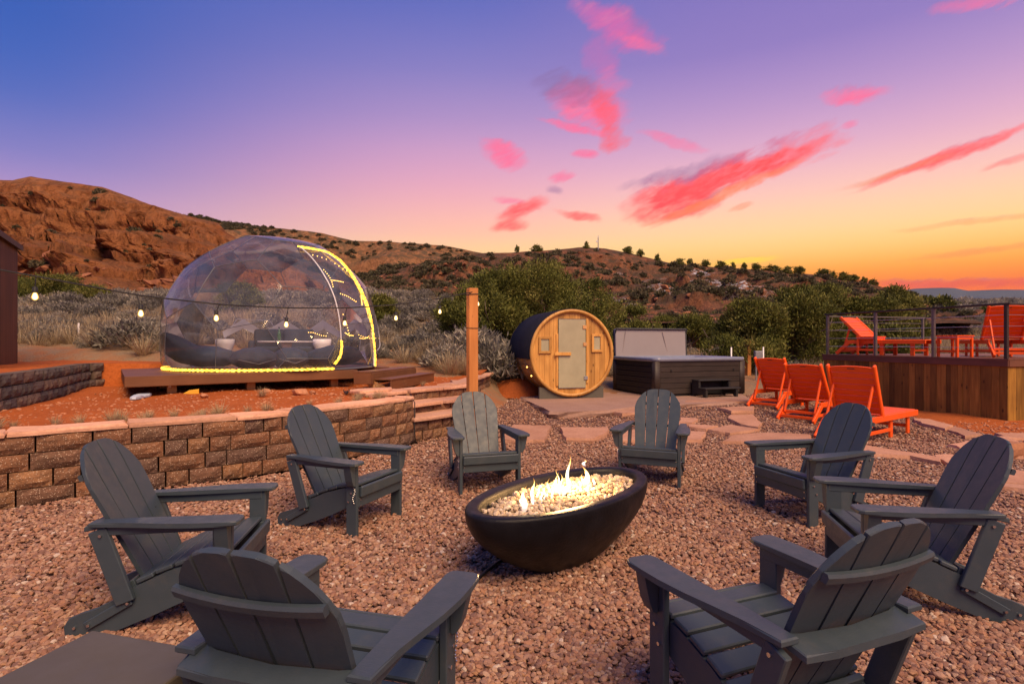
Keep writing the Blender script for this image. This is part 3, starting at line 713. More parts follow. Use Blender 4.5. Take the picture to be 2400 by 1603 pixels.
# sagebrush
def sage_mesh(seed, n=330, r=.55, h=.62, m='sage', base=.3):
    rs = np.random.RandomState(seed)
    a = rs.uniform(0, 6.28, n); q = np.sqrt(rs.uniform(0, 1, n)); zz = (1-q**2.4)*.75+.25
    c = np.stack([np.cos(a)*q*r, np.sin(a)*q*r, zz*h*rs.uniform(.55, 1, n)], 1); d = np.stack([np.cos(a)*q, np.sin(a)*q, .55+0*q], 1)
    t = np.clip(base+.5*rs.uniform(0, 1, n)+.25*(c[:, 2]/h-.5), 0, 1)
    p1 = clumps(c, d, 6, .055, .13, .017, t, .5, .55)
    # woody stems
    k = 40; a = rs.uniform(0, 6.28, k); e = np.stack([np.cos(a)*r*.7, np.sin(a)*r*.7, np.full(k, h*.7)], 1)*rs.uniform(.5, 1, (k, 1)); s0 = e*.05
    sd = np.stack([-np.sin(a), np.cos(a), 0*a], 1)*.008
    qd = np.stack([s0-sd, s0+sd, e+sd*.4, e-sd*.4], 1).reshape(-1, 3)
    return leafmesh('sagebrush', [p1, (qd, np.arange(k*4).reshape(-1, 4), np.full(k*4, .12))], M[m])
sages = [sage_mesh(60+k, base=.08+.09*k) for k in range(5)]
def grass_mesh(seed, n=170, h=.5):
    rs = np.random.RandomState(seed); a = rs.uniform(0, 6.28, n); q = rs.uniform(0, .12, n)
    c = np.stack([np.cos(a)*q, np.sin(a)*q, 0*q], 1)
    d = np.stack([np.cos(a)*.5, np.sin(a)*.5, 1+0*a], 1); d += rs.normal(size=(n, 3))*.25; d /= np.linalg.norm(d, axis=1, keepdims=True)
    L = h*rs.uniform(.5, 1.1, (n, 1)); sd = np.stack([-np.sin(a), np.cos(a), 0*a], 1)*.006
    e = c+d*L+np.stack([np.cos(a)*.1, np.sin(a)*.1, -.04+0*a], 1)*h
    qd = np.stack([c-sd, c+sd, e+sd*.3, e-sd*.3], 1).reshape(-1, 3)
    return leafmesh('dry_grass', [(qd, np.arange(n*4).reshape(-1, 4), np.repeat(rs.uniform(.1, 1, n), 4))], M['straw'])
grasses = [grass_mesh(80+k) for k in range(3)]
DOMEC = (-4.78, 11.28)
def free(x, y):
    if (x-DOMEC[0])**2+(y-DOMEC[1])**2 < 3.3**2: return False
    if -.9 < x < 8.2 and y < 17.2: return False
    if x > 7 and y < 17.5: return False
    if x < -8.2 and y < 12.8: return False
    return True
spots = []; rs = np.random.RandomState(5); tries = 0
while len(spots) < 90 and tries < 20000:
    tries += 1
    Y = rs.uniform(11.6, 27); u = rs.uniform(-40, 1240) if rs.uniform() < .8 else rs.uniform(1640, 2420)
    x = (u-U0)/F*Y
    if not free(x, Y): continue
    if -6.9 < x < -1.2 and Y < 12.9: continue
    if any((x-a)**2+(Y-b_)**2 < .62**2 for a, b_, _, _ in spots): continue
    spots.append((x, Y, rs.uniform(.75, 1.35), u))
TONE = ['dark brownish', 'dull grey', 'mid grey', 'pale grey', 'straw tipped pale']
def sagelab(u, k, sz):
    size = 'small' if sz < .92 else ('large' if sz > 1.18 else 'medium')
    a = '%s %s sagebrush ' % (size, TONE[k])
    if u < 380: return a+'on the slope between the shed and the dome', 'sagebrush between shed and dome'
    if u < 900: return a+'seen through and behind the clear dome', 'sagebrush behind the dome'
    if u < 1250: return a+'on the slope between the dome and the sauna', 'sagebrush between dome and sauna'
    return a+'in the pale field behind the tub and the deck', 'sagebrush behind tub and deck'
for i, (x, y, s_, u) in enumerate(spots):
    l, g = sagelab(u, i % 5, s_)
    o = put('sagebrush', sages[i % 5], None, None, (x, y, float(Tz(x, y))-.06), (0, 0, rs.uniform(0, 6.28)), (s_, s_, s_*rs.uniform(.55, .85))); tag(o, l, 'bush', g)
for (x, y, s_, k, lb) in [(-.42, 14.6, 1.75, 2, 'largest rounded grey sagebrush, right behind the light post'), (.05, 15.3, 1.45, 1, 'dull grey sagebrush between the dirt mound and the barrel sauna'), (-1.15, 15.2, 1.5, 3, 'pale grey sagebrush at the end of the short block wall'), (-.75, 16.4, 1.6, 0, 'dark sagebrush behind the largest one near the light post')]:
    tag(put('sagebrush', sages[k], None, None, (x, y, float(Tz(x, y))-.06), (0, 0, x*7), (s_, s_, s_*.95)), lb, 'bush', 'sagebrush near the light post')
P, S = [], []
while len(P) < 1300:
    Y = 27+rs.uniform(0, 1)**1.4*60; u = rs.uniform(-500, 2900); x = (u-U0)/F*Y
    if 1150 < u < 2050 and Y > 34: continue
    if u < 1100 and Y > 46: continue
    P.append((x, Y, float(Tz(x, Y))-.05)); S.append(rs.uniform(.7, 1.4))
for _ in range(650):
    Y = rs.uniform(12.5, 27); u = rs.uniform(-200, 2500); x = (u-U0)/F*Y
    if free(x, Y) and not (-6.9 < x < -1.2 and Y < 13): P.append((x, Y, float(Tz(x, Y))-.05)); S.append(rs.uniform(.25, .7))
for _ in range(2600):
    Y = 60+rs.uniform(0, 1)**1.5*260; u = rs.uniform(2050, 3000); x = (u-U0)/F*Y
    P.append((x, Y, float(Tz(x, Y))-.05)); S.append(rs.uniform(1.2, 2.6))
scatter('sagebrush_cover', P, [(0, 0, random.uniform(0, 6.28)) for _ in P], S, [bpy.data.objects.new('sage_src_%d' % k, m_) for k, m_ in enumerate(sages)], 'mass of grey sagebrush covering the slopes', 'sagebrush')
P, S = [], []
for _ in range(4200):
    Y = 12.2+rs.uniform(0, 1)**1.3*48; u = rs.uniform(-200, 2600); x = (u-U0)/F*Y
    if free(x, Y) and noise.noise(Vector((x*.3, Y*.3, 7))) > -.12: P.append((x, Y, float(Tz(x, Y))-.03)); S.append(rs.uniform(.5, 1.25))
for _ in range(2500):
    Y = 22+rs.uniform(0, 1)**1.3*90; u = rs.uniform(2050, 2700); x = (u-U0)/F*Y
    P.append((x, Y, float(Tz(x, Y))-.03)); S.append(rs.uniform(.8, 1.8))
scatter('dry_grass', P, [(0, 0, random.uniform(0, 6.28)) for _ in P], S, [bpy.data.objects.new('grass_src_%d' % k, m_) for k, m_ in enumerate(grasses)], 'pale dry grass between the sagebrush', 'grass')

# ---------------------------------------------------------------- gravel yard
WALL = [(-6.2, 3.3), (-5.2, 4.08), (-4.37, 4.74), (-4.02, 5.03), (-3.45, 5.47), (-2.93, 5.83), (-2.47, 6.26), (-1.83, 7.16), (-1.46, 7.78), (-1.40, 8.0), (-1.52, 8.28)]
WALL2 = [(-.98, 9.72), (-.86, 10.4), (-.74, 11.3), (-.6, 12.5), (-.5, 13.6)]
GRAVEL = [(-6.0, 3.2), *[(x+.05, y-.0) for x, y in WALL[1:9]], (-1.3, 8.1), (-.9, 9.6), (-.7, 11.3), (-.45, 13.7), (.2, 14.4), (2.6, 15.6), (6.6, 14.6), (6.7, 12.2), (7.6, 10.5), (7.45, 8.75), (7.5, 7.9), (8.0, 6.0), (8.6, 3.0), (8.6, .3), (3, -1.5), (-4, -1.5), (-6.4, 1.0)]
def poly_sheet(name, poly, zf, m, step=.12, thick=None):
    b = bmesh.new(); vs_ = [b.verts.new((x, y, 0)) for x, y in poly]; f = b.faces.new(vs_)
    bmesh.ops.triangulate(b, faces=[f])
    xs = [p[0] for p in poly]; ysq = [p[1] for p in poly]
    for ax, lo, hi in ((0, min(xs), max(xs)), (1, min(ysq), max(ysq))):
        c = lo+step
        while c < hi:
            no = (1, 0, 0) if ax == 0 else (0, 1, 0); co = (c, 0, 0) if ax == 0 else (0, c, 0)
            bmesh.ops.bisect_plane(b, geom=b.verts[:]+b.edges[:]+b.faces[:], plane_co=co, plane_no=no); c += step
    for v in b.verts: v.co.z = zf(v.co.x, v.co.y)
    bmesh.ops.recalc_face_normals(b, faces=b.faces[:])
    if b.faces[0].normal.z < 0: bmesh.ops.reverse_faces(b, faces=b.faces[:])
    me = bpy.data.meshes.new(name); b.to_mesh(me); b.free(); me.materials.append(m); me.shade_smooth()
    return structure(put(name, me))
def gz(x, y): return .016*noise.noise(Vector((x*.9, y*.9, 0)))+.016*noise.noise(Vector((x*2.3, y*2.3, 4)))+.10*float(sst(9.5, 12.5, y))
poly_sheet('gravel_bed', GRAVEL, lambda x, y: gz(x, y)-.012, M['gravelbed'], .33)
poly_sheet('dirt_ground', [(6.4, 14.5), (6.6, 12.2), (7.5, 10.4), (7.3, 8.7), (7.35, 7.8), (7.9, 5.9), (8.5, 3), (8.5, -1.5), (24, -1.5), (24, 19), (6, 19)], lambda x, y: .035*fbm(x*.8, y*.8)-.015+.03*float(sst(7.5, 8.8, x)), M['soil'], .4)
rsg = np.random.RandomState(3)
def pebs(n, y0, y1, s0, s1):
    P_, S_ = np.zeros((0, 3)), []
    Y = y0+(y1-y0)*rsg.uniform(0, 1, n); X = (rsg.uniform(-1.12, 1.12, n))*np.maximum(Y, 1.4)
    k = inpoly(X, Y, GRAVEL); X, Y = X[k], Y[k]
    Z = np.array([gz(a, b_) for a, b_ in zip(X, Y)])+rsg.uniform(-.010, .008, len(X))
    sc = s0+(s1-s0)*rsg.beta(1.6, 4, len(X))
    return np.stack([X, Y, Z], 1), sc
PS = [pebs(30000, .55, 2.4, .0085, .026), pebs(52000, 2.4, 4.6, .0085, .025), pebs(60000, 4.6, 8.0, .010, .025), pebs(52000, 8.0, 14.5, .012, .028)]
P = np.concatenate([p for p, s_ in PS]); S = np.concatenate([s_ for p, s_ in PS])
rot = np.stack([rsg.uniform(-.6, .6, len(P)), rsg.uniform(-.6, .6, len(P)), rsg.uniform(0, 6.28, len(P))], 1)
scatter('gravel', P, rot, S, stone_sources('pebble', M['pebble']), 'loose pinkish brown gravel covering the yard', 'gravel')

# ---------------------------------------------------------------- terraces
def arc(path, n):
    p = np.array(path, float); d = np.r_[0, np.cumsum(np.linalg.norm(np.diff(p, axis=0), axis=1))]
    s_ = np.linspace(0, d[-1], n); return np.stack([np.interp(s_, d, p[:, 0]), np.interp(s_, d, p[:, 1])], 1)
def ruled(name, front, back, n, k, zf, m, toe=None):
    a, b_ = arc(front, n), arc(back, n); V_ = []; rows = []
    if toe: rows += [(-1, toe[0])]
    for j in range(k): rows.append(((j/(k-1))**1.6, None))
    for (t_, zt) in rows:
        for i in range(n):
            if t_ < 0: d = (b_[i]-a[i]); d = d/np.linalg.norm(d); p = a[i]-d*toe[1]; V_.append((p[0], p[1], zt))
            else: p = a[i]*(1-t_)+b_[i]*t_; V_.append((p[0], p[1], zf(p[0], p[1], t_)))
    return structure(put(name, pymesh(name, V_, gridfaces(len(rows), n), m, True)))
back_off = [(x-.10, y+.10) for x, y in WALL[:-2]]
ruled('terrace_ground', back_off+[(-1.75, 8.35), (-1.95, 8.55), (-1.45, 9.2), (-1.05, 9.8), (-.95, 10.4), (-.84, 11.3), (-.7, 12.5), (-.6, 13.6)],
      [(-15, 5), (-15, 9), (-14, 13.8), (-10, 14.2), (-6, 14.2), (-3, 14.2), (-.6, 14.3)], 90, 46,
      lambda x, y, t_: .612+.03*fbm(x*.7, y*.7)*min(1, t_*8)+.025*noise.noise(Vector((x*2.5, y*2.5, 1)))*min(1, t_*8)+.16*float(sst(10.5, 14, y))*float(sst(-3.5, -1.2, x)), M['soil'])
LW = [(-5.2, 4.6), (-5.96, 6.46), (-6.9, 8.55), (-7.55, 9.75), (-7.72, 10.15), (-7.72, 10.4)]
ruled('upper_bank', [(x-.30, y+.10) for x, y in LW]+[(-7.4, 10.75), (-7.0, 11.2), (-6.75, 12.3), (-6.5, 14.0)], [(-16, 4), (-16, 12), (-15, 19), (-10, 19), (-7, 18)], 60, 30,
      lambda x, y, t_: 1.03+.04*fbm(x*.9, y*.9)+.09*max(0, y-12)*min(1, t_*3), M['soil'], toe=(.5, .16))
# dirt mound between the wall and the sauna
b = B(); rr_ = []
for j in range(9):
    q = j/8; rr_.append([(.15+math.cos(a)*(.8*(1-q**1.3))*(1+.2*math.sin(3*a)), 14.1+math.sin(a)*.9*(1-q**1.3), .1+.42*(1-(1-q)**1.7)+.03*noise.noise(Vector((math.cos(a)*3, math.sin(a)*3, q*4)))) for a in np.linspace(0, 2*math.pi, 24, endpoint=False)])
structure(b.rings(rr_, cap1=True).to('dirt_mound', M['soil'], smooth=True))

# ---------------------------------------------------------------- block walls: every block a part
CH = .152
def rough_block(L, h, d, seed, amp=.012):
    rs = np.random.RandomState(seed); nx, nz = 5, 4
    b = bmesh.new(); g = []
    for k in range(nz):
        row = []
        for i in range(nx):
            x = (i/(nx-1)-.5)*L; z = k/(nz-1)*h; edge = (i in (0, nx-1)) or (k in (0, nz-1))
            y = 0.012 if edge else rs.uniform(-amp, amp*.5)-.008
            row.append(b.verts.new((x, y, z)))
        g.append(row)
    for k in range(nz-1):
        for i in range(nx-1): b.faces.new((g[k][i], g[k][i+1], g[k+1][i+1], g[k+1][i]))
    bk = [b.verts.new((sx*L/2*.94, d, z)) for sx, z in ((-1, 0), (1, 0), (1, h), (-1, h))]
    b.faces.new((bk[1], bk[0], bk[3], bk[2]))
    b.faces.new([g[0][i] for i in range(nx)][::-1]+[bk[0], bk[1]]); b.faces.new([g[-1][i] for i in range(nx)]+[bk[2], bk[3]])
    b.faces.new([g[k][0] for k in range(nz)]+[bk[3], bk[0]]); b.faces.new([g[k][-1] for k in range(nz)][::-1]+[bk[1], bk[2]])
    bmesh.ops.recalc_face_normals(b, faces=b.faces[:])
    me = bpy.data.meshes.new('block'); b.to_mesh(me); b.free(); return me
LENS = [.20, .30, .405]
BLK = {L: [rough_block(L-.014, CH-.008, .22, int(L*1000)+k) for k in range(4)] for L in LENS}
BLKG = {L: [rough_block(L-.014, CH-.010, .2, int(L*1000)+k+50) for k in range(3)] for L in LENS}
for dct, mm in ((BLK, M['block']), (BLKG, M['gblock'])):
    for v_ in dct.values():
        for me in v_: me.materials.append(mm)
def path_at(path, s_):
    for (a, b_) in zip(path, path[1:]):
        a, b_ = Vector(a), Vector(b_); L = (b_-a).length
        if s_ <= L: return a+(b_-a)*(s_/L), (b_-a)/L
        s_ -= L
    a, b_ = Vector(path[-2]), Vector(path[-1]); return b_, (b_-a).normalized()
def plen(path): return sum((Vector(b_)-Vector(a)).length for a, b_ in zip(path, path[1:]))
def courses(parent, path, z0, n, seed, blocks, batter=.014, small_from=None):
    rs = random.Random(seed); L = plen(path)
    for k in range(n):
        s_ = rs.uniform(-.25, 0)
        while s_ < L-.05:
            l = rs.choice(LENS if not (small_from and s_ > small_from) else LENS[:2]); m_ = min(L, max(0, s_+l/2)); p, d = path_at(path, m_)
            nrm = Vector((-d.y, d.x)); p = p+nrm*(k*batter+rs.uniform(-.004, .008))
            put('block', rs.choice(blocks[l]), None, parent, (p.x, p.y, z0+k*CH), (0, 0, math.atan2(d.y, d.x)+rs.uniform(-.02, .02)))
            s_ += l
def slab_mesh(pts, z, th, seed, mat_, sag=.006, cut=.3):
    """irregular flat stone with broken edges"""
    rs = random.Random(seed); out = []
    n = len(pts)
    for i in range(n):
        a, b_ = Vector(pts[i][:2]), Vector(pts[(i+1) % n][:2]); out.append(a)
        k = max(1, int((b_-a).length/cut)); nn = Vector((-(b_-a).y, (b_-a).x)).normalized() if (b_-a).length > 1e-6 else Vector((0, 0))
        for j in range(1, k+1):
            if j <= k-1 or k == 1: out.append(a+(b_-a)*((j-.5 if k == 1 else j)/k)+nn*rs.uniform(-.025, .025))
    b = B(); c = sum(out, Vector((0, 0)))/len(out)
    lo = [Vector((p.x, p.y, z)) for p in [c+(q-c)*1.0 for q in out]]
    md = [Vector((p.x, p.y, z+th*.55)) for p in [c+(q-c)*(1+rs.uniform(-.01, .02)) for q in out]]
    hi = [Vector((q.x, q.y, z+th+rs.uniform(-sag, sag))) for q in [c+(q-c)*(1-min(.2, .012/max(.05, (q-c).length))) for q in out]]
    b.rings([lo, md, hi], cap0=True, cap1=True)
    return b.mesh('slab', mat_)
def caps(parent, path, z, seed, depth=.33, over=.03, lmin=.55, lmax=1.0, th=.045):
    rs = random.Random(seed); L = plen(path); s_ = 0.0
    while s_ < L-.08:
        l = min(rs.uniform(lmin, lmax), L-s_); pts = []
        for f_ in (0, .5, 1):
            p, d = path_at(path, s_+.008+(l-.016)*f_); n_ = Vector((-d.y, d.x)); pts.append(p-n_*(over+rs.uniform(-.02, .025)))
        for f_ in (1, .5, 0):
            p, d = path_at(path, s_+.008+(l-.016)*f_); n_ = Vector((-d.y, d.x)); pts.append(p+n_*(depth+rs.uniform(-.09, .08)))
        put('cap_stone', slab_mesh(pts, z, th, rs.random(), M['cap']), None, parent, (0, 0, rs.uniform(-.002, .006))); s_ += l
rw = thing('retaining_wall', 'long curved retaining wall of tan and brown split blocks with sandstone caps', 'wall')
courses(rw, WALL, 0.0, 4, 4, BLK, small_from=plen(WALL)-1.1)
CAPP = [(x-.05, y+.05) for x, y in WALL[:-1]]
caps(rw, CAPP, 4*CH-.004, 9)
rw2 = thing('retaining_wall', 'short block wall running back behind the light post towards the sauna', 'wall')
courses(rw2, WALL2, .05, 4, 14, BLK, .01); caps(rw2, WALL2, .05+4*CH-.004, 15, .3)
lw = thing('garden_wall', 'low curved wall of weathered grey blocks below the brown shed', 'wall')
courses(lw, LW, .60, 3, 24, BLKG, .015)
# steps cut into the wall
st = thing('stone_steps', 'block steps with broad sandstone treads between the wall and the light post', 'steps')
e1, e2 = Vector((.6, .8)), Vector((-.8, .6)); P0 = Vector((-1.40, 7.98))
def stepp(s_, d): p = P0+e1*s_+e2*d; return (p.x, p.y)
courses(st, [stepp(.0, 0), stepp(.35, -.03), stepp(1.6, 0.0)], 0.0, 2, 31, BLK, .004)
courses(st, [stepp(.05, .36), stepp(1.9, .36)], 2*CH, 1, 33, BLK, .004)
courses(st, [stepp(.10, .74), stepp(2.1, .74)], 3*CH+.02, 1, 34, BLK, .004)
def tread(pts, z, sd): put('tread', slab_mesh([stepp(*p) for p in pts], z, .05, sd, M['cap']), None, st)
tread([(-.05, -.05), (.3, -.10), (.95, -.06), (.93, .42), (.3, .40), (-.02, .42)], 2*CH-.004, 41)
tread([(.97, -.06), (1.6, -.05), (1.62, .42), (.95, .42)], 2*CH-.004, 42)
tread([(-.1, .34), (.2, .27), (.9, .30), (.95, .80), (.0, .82)], 3*CH-.004, 43)
tread([(.97, .30), (1.9, .28), (1.9, .8), (.97, .8)], 3*CH-.004, 44)
tread([(-.25, .62), (.1, .66), (.5, .70), (.55, 1.08), (-.2, 1.05)], 4*CH+.016, 45)
tread([(.57, .70), (1.3, .69), (1.28, 1.05), (.57, 1.1)], 4*CH+.016, 46)
tread([(1.32, .69), (2.1, .7), (2.12, 1.1), (1.32, 1.05)], 4*CH+.016, 47)
tread([(-.35, .80), (.15, .74), (.42, .98), (.1, 1.15), (-.3, 1.1)], 4*CH+.062, 48)

# ---------------------------------------------------------------- flagstones
fp = structure(bpy.data.objects.new('flagstone_path', None)); link(fp)
FL = [[(1168, 1028), (1205, 997), (1291, 998), (1284, 1016), (1276, 1031), (1225, 1032)], [(1312, 1004), (1425, 1003), (1423, 1015), (1389, 1031), (1327, 1028), (1318, 1019)],
      [(1388, 960), (1458, 973), (1505, 968), (1500, 942)], [(1457, 1031), (1460, 1008), (1560, 1006), (1655, 1012), (1645, 1031)], [(1595, 978), (1637, 980), (1622, 991), (1590, 990)],
      [(1616, 993), (1684, 998), (1655, 1005), (1614, 1000)], [(1658, 1005), (1714, 996), (1780, 1005), (1711, 1015), (1684, 1011)], [(1693, 1034), (1714, 1019), (1800, 1015), (1900, 1016), (1900, 1036)],
      [(1680, 957), (1768, 951), (1768, 966), (1714, 968)], [(1711, 971), (1765, 969), (1786, 989), (1777, 1003), (1735, 995), (1705, 979)], [(1604, 945), (1753, 940), (1753, 932), (1610, 936)],
      [(2000, 1036), (2057, 1046), (2206, 1072), (2206, 1082), (2134, 1070), (2010, 1060)], [(2189, 1062), (2232, 1059), (2250, 1075), (2230, 1085), (2211, 1078)], [(2221, 1040), (2266, 1030), (2285, 1036), (2249, 1047)],
      [(2140, 979), (2177, 980), (2235, 997), (2215, 1005), (2160, 993)], [(2238, 998), (2304, 1017), (2262, 1021), (2219, 1006)], [(2347, 1126), (2362, 1096), (2430, 1108), (2430, 1133)], [(2334, 1138), (2344, 1130), (2440, 1136), (2440, 1152)],
      [(2330, 1014), (2420, 1015), (2430, 1026), (2360, 1026)], [(2310, 1024), (2352, 1022), (2390, 1034), (2330, 1040)], [(1545, 985), (1588, 982), (1600, 996), (1552, 1000)], [(2290, 1046), (2400, 1052), (2400, 1068), (2310, 1064)]]
for i, q in enumerate(FL):
    pts = []
    for (u, v) in q:
        z0 = .02
        for _ in range(3):
            p = gp(u, v, z0+.045); z0 = gz(p.x, p.y)
        pts.append((p.x, p.y))
    c = np.mean(np.array(pts), 0)
    put('flagstone', slab_mesh(pts, gz(c[0], c[1])-.03, .075, 100+i, M['flag'], .005, .22), None, fp)
pad = [gp(u, v, .16) for u, v in [(1205, 921), (1228, 933), (1288, 961), (1330, 963), (1430, 958), (1520, 946), (1612, 945), (1700, 941), (1765, 935)]]
structure(put('concrete_pad', slab_mesh([(p.x, p.y) for p in pad]+[(6.4, 16.5), (.2, 17.0)], .02, .12, 77, M['concrete'], .003, .5)))

# ================================================================== ADIRONDACK CHAIRS
def make_chair():
    """local x = sitter's right, y = forward, origin on the ground between the front legs"""
    m = M['chair']; P = []                                            # (name, mesh, subparts)
    for s in (1, -1):
        P.append(('front_leg', B().box((s*.288, 0, .272), (.030, .092, .545), None, .004).mesh('front_leg', m)))
        prof = [(.045, .372), (-.10, .352), (-.27, .302), (-.42, .235), (-.52, .172), (-.59, .134), (-.66, .118), (-.712, .098), (-.735, .06), (-.73, .02), (-.70, -.004), (-.62, -.004), (-.50, .025), (-.36, .078), (-.2, .145), (.045, .262)]
        P.append(('stringer', B().prism(prof, lambda p, q, d, s=s: Vector((s*.256+d, p, q)), .028, .003).mesh('stringer', m)))
        P.append(('rear_support', B().bar((s*.287, -.572, .53), (s*.287, -.448, .17), .028, .085, (0, 1, 0), .004).mesh('rear_support', m)))
        P.append(('fold_link', B().bar((s*.278, -.43, .175), (s*.278, -.63, .062), .016, .042, (0, 0, 1), .003).mesh('fold_link', m)))
        # arm: wide at the front, waisted, narrow behind
        arm = [(.243, -.605), (.247, -.40), (.255, -.15), (.256, .06), (.266, .088), (.285, .100), (.355, .100), (.378, .090), (.388, .065), (.388, -.02), (.384, -.12), (.368, -.24), (.342, -.36), (.322, -.46), (.312, -.605)]
        P.append(('armrest', B().prism(arm, lambda p, q, d, s=s: Vector((s*p, q, .559+d)), .023, .005).mesh('armrest', m)))
        P.append(('arm_cleat', B().box((s*.282, -.275, .5245), (.024, .60, .046), None, .003).mesh('arm_cleat', m)))
        br = [(.304, .546), (.372, .546), (.362, .50), (.345, .43), (.330, .395), (.316, .385), (.304, .39)]
        P.append(('arm_bracket', B().prism(br, lambda p, q, d, s=s: Vector((s*p, d+.012, q)), .062, .003).mesh('arm_bracket', m)))
        for (x, y, z) in [(.304, .02, .515), (.304, .005, .335), (.304, -.02, .27), (.302, -.555, .505), (.288, -.44, .165), (.288, -.615, .07), (.272, -.685, .055)]:
            P.append(('bolt', B().tube([(s*x, y, z), (s*(x+.007), y, z)], .0075, 8).mesh('bolt', M['bolt'])))
        for (y, z) in ((.052, .238), (.052, .282)):
            P.append(('screw', B().tube([(s*.262, y, z), (s*.262, y+.004, z)], .005, 6).mesh('screw', M['bolt'])))
    # chain for the folding pin
    ch = B()
    for i in range(9):
        ch.ball((.304+.006, .03+.010*math.sin(i*.8), .375-.014*i), .0046, 1, (1, 1, 1.5))
    P.append(('pin_chain', ch.mesh('pin_chain', M['bolt'])))
    # seat slats following the stringer tops
    tops = [(-.015, .372), (-.105, .357), (-.195, .332), (-.285, .302), (-.372, .262)]
    for i, (y, z) in enumerate(tops):
        sl = [.06, .22, .32, .38, .45][i]; Mx = Matrix.Rotation(sl*.9, 3, 'X')
        P.append(('seat_slat', B().box((0, y, z+.012), (.545, .083, .022), Mx, .005).mesh('seat_slat', m)))
    P.append(('front_slat', B().box((0, .062, .342), (.545, .024, .078), Matrix.Rotation(-.06, 3, 'X'), .006).mesh('front_slat', m)))
    P.append(('apron', B().box((0, .036, .262), (.545, .022, .070), None, .003).mesh('apron', m)))
    # back: four slats fanned, arched top, gently dished
    b0, b1 = Vector((0, -.395, .232)), Vector((0, -.728, .925)); up = (b1-b0); Lb = up.length; up.normalize(); nrm = Vector((1, 0, 0)).cross(up)
    def hw(t): return .208+.050*min(1, t/(.80*Lb))
    def tmax(q): q = abs(q); return Lb*(1-.018*(q/.5)**2-.20*max(0, (q-.30)/.70)**2.1)    # q in -1..1
    def bp(q, t, d): return b0+up*t+Vector((q*hw(t), 0, 0))+nrm*(d+.014*(1-q*q)*min(1, t/.3))
    for k in range(4):
        q0, q1 = -1+k*.5+.017, -1+(k+1)*.5-.017
        qs = np.linspace(q0, q1, 6); ts = np.linspace(0, 1, 9)
        edge_l = [(q0, t*tmax(q0)) for t in ts]; edge_r = [(q1, t*tmax(q1)) for t in ts][::-1]
        topp = [(q, tmax(q)) for q in qs[1:-1]]
        if k == 0: edge_l = [(q, t) for q, t in edge_l]; edge_l[-1] = (q0+.03, tmax(q0)); edge_l.insert(-1, (q0, tmax(q0)-.035))
        if k == 3: edge_r[0] = (q1-.03, tmax(q1)); edge_r.insert(1, (q1, tmax(q1)-.035))
        P.append(('back_slat', B().prism(edge_l+topp+edge_r, bp, .021, .004).mesh('back_slat', m)))
        for hq in (-.5, .5):
            qq = -1+k*.5+.25
        P.append(('screw', B().tube([bp(qq, .30, -.0105), bp(qq, .30, -.0125)], .0045, 6).mesh('screw', M['black'])))
    # upper brace, bowed
    pts = [bp(q, .795*Lb-.010*(1-q*q), .022+.002*(1-q*q)) for q in np.linspace(-.90, .90, 11)]
    b = B(); rg = []
    for i, p in enumerate(pts):
        rg.append([p+up*a+nrm*c for a, c in ((-.018, -.010), (.014, -.011), (.017, .002), (.009, .010), (-.013, .010))])
    P.append(('upper_brace', b.rings(rg, cap0=True, cap1=True).mesh('upper_brace', m)))
    # shelf-like lower brace behind the back at arm height
    sh = [(-.272, -.545), (-.2, -.575), (0, -.588), (.2, -.575), (.272, -.545), (.262, -.648), (.14, -.655), (-.14, -.655), (-.262, -.648)]
    P.append(('lower_brace', B().prism(sh, lambda p, q, d: Vector((p, q, .532+d+(q+.62)*.22)), .026, .004).mesh('lower_brace', m)))
    P.append(('back_foot_rail', B().box((0, -.43, .228), (.50, .024, .07), Matrix.Rotation(.4, 3, 'X'), .003).mesh('back_foot_rail', m)))
    return P
CH_PARTS = make_chair()
CHAIRS = [(-1.492, 3.069, -81.4, 'slate grey Adirondack chair in front of the block wall beside the box table'),
          (-1.071, 4.358, -111.6, 'slate grey Adirondack chair before the block wall, facing the fire bowl sideways'),
          (-.216, 5.353, 197.1, 'slate grey Adirondack chair standing in front of the stone steps and light post'),
          (1.374, 5.55, 158.1, 'slate grey Adirondack chair on the path side, in front of the hot tub'),
          (2.247, 4.574, 106.5, 'slate grey Adirondack chair in front of the orange gravel loungers'),
          (1.978, 3.241, 77.7, 'slate grey Adirondack chair side on, next to the one with its back to the viewer'),
          (.847, 2.288, 21.8, 'slate grey Adirondack chair seen from behind, both seat and arms showing, right of the bowl'),
          (-.514, 2.101, -14.8, 'slate grey Adirondack chair seen from behind next to the grey box table')]
for (x, y, a, lb) in CHAIRS:
    t = thing('adirondack_chair', lb, 'chair', (x, y, gz(x, y)-.012), R(a), 'Adirondack chairs round the fire bowl')
    for nm, me in CH_PARTS: put(nm, me, None, t)

# ================================================================== FIRE BOWL
BC = Vector((.356, 3.714)); ba = R(47)
fb = thing('fire_bowl', 'large dark oval cast stone fire bowl on the gravel', 'fire bowl', (BC.x, BC.y, gz(BC.x, BC.y)-.01), ba)
def ell(a, b_, z, n=72): return [(a*math.cos(t), b_*math.sin(t), z) for t in np.linspace(0, 2*math.pi, n, endpoint=False)]
A0, B0, HB = .827, .404, .46
prof = [(.32, .155, 0.0), (.355, .18, .010)]
for k in range(1, 15):
    z = k/14; s_ = math.sin(z*math.pi/2)**.86; prof.append((.355+(A0-.355)*s_, .18+(B0-.18)*s_, .016+z*(HB-.039)))
prof += [(A0-.002, B0-.002, HB-.012), (A0-.012, B0-.012, HB-.003), (A0-.03, B0-.03, HB), (A0-.072, B0-.072, HB-.002), (A0-.086, B0-.086, HB-.010), (A0-.094, B0-.094, HB-.03), (A0-.10, B0-.10, HB-.10)]
B().rings([ell(*p) for p in prof], cap0=True, cap1=True).to('bowl_shell', M['bowl'], fb, True)
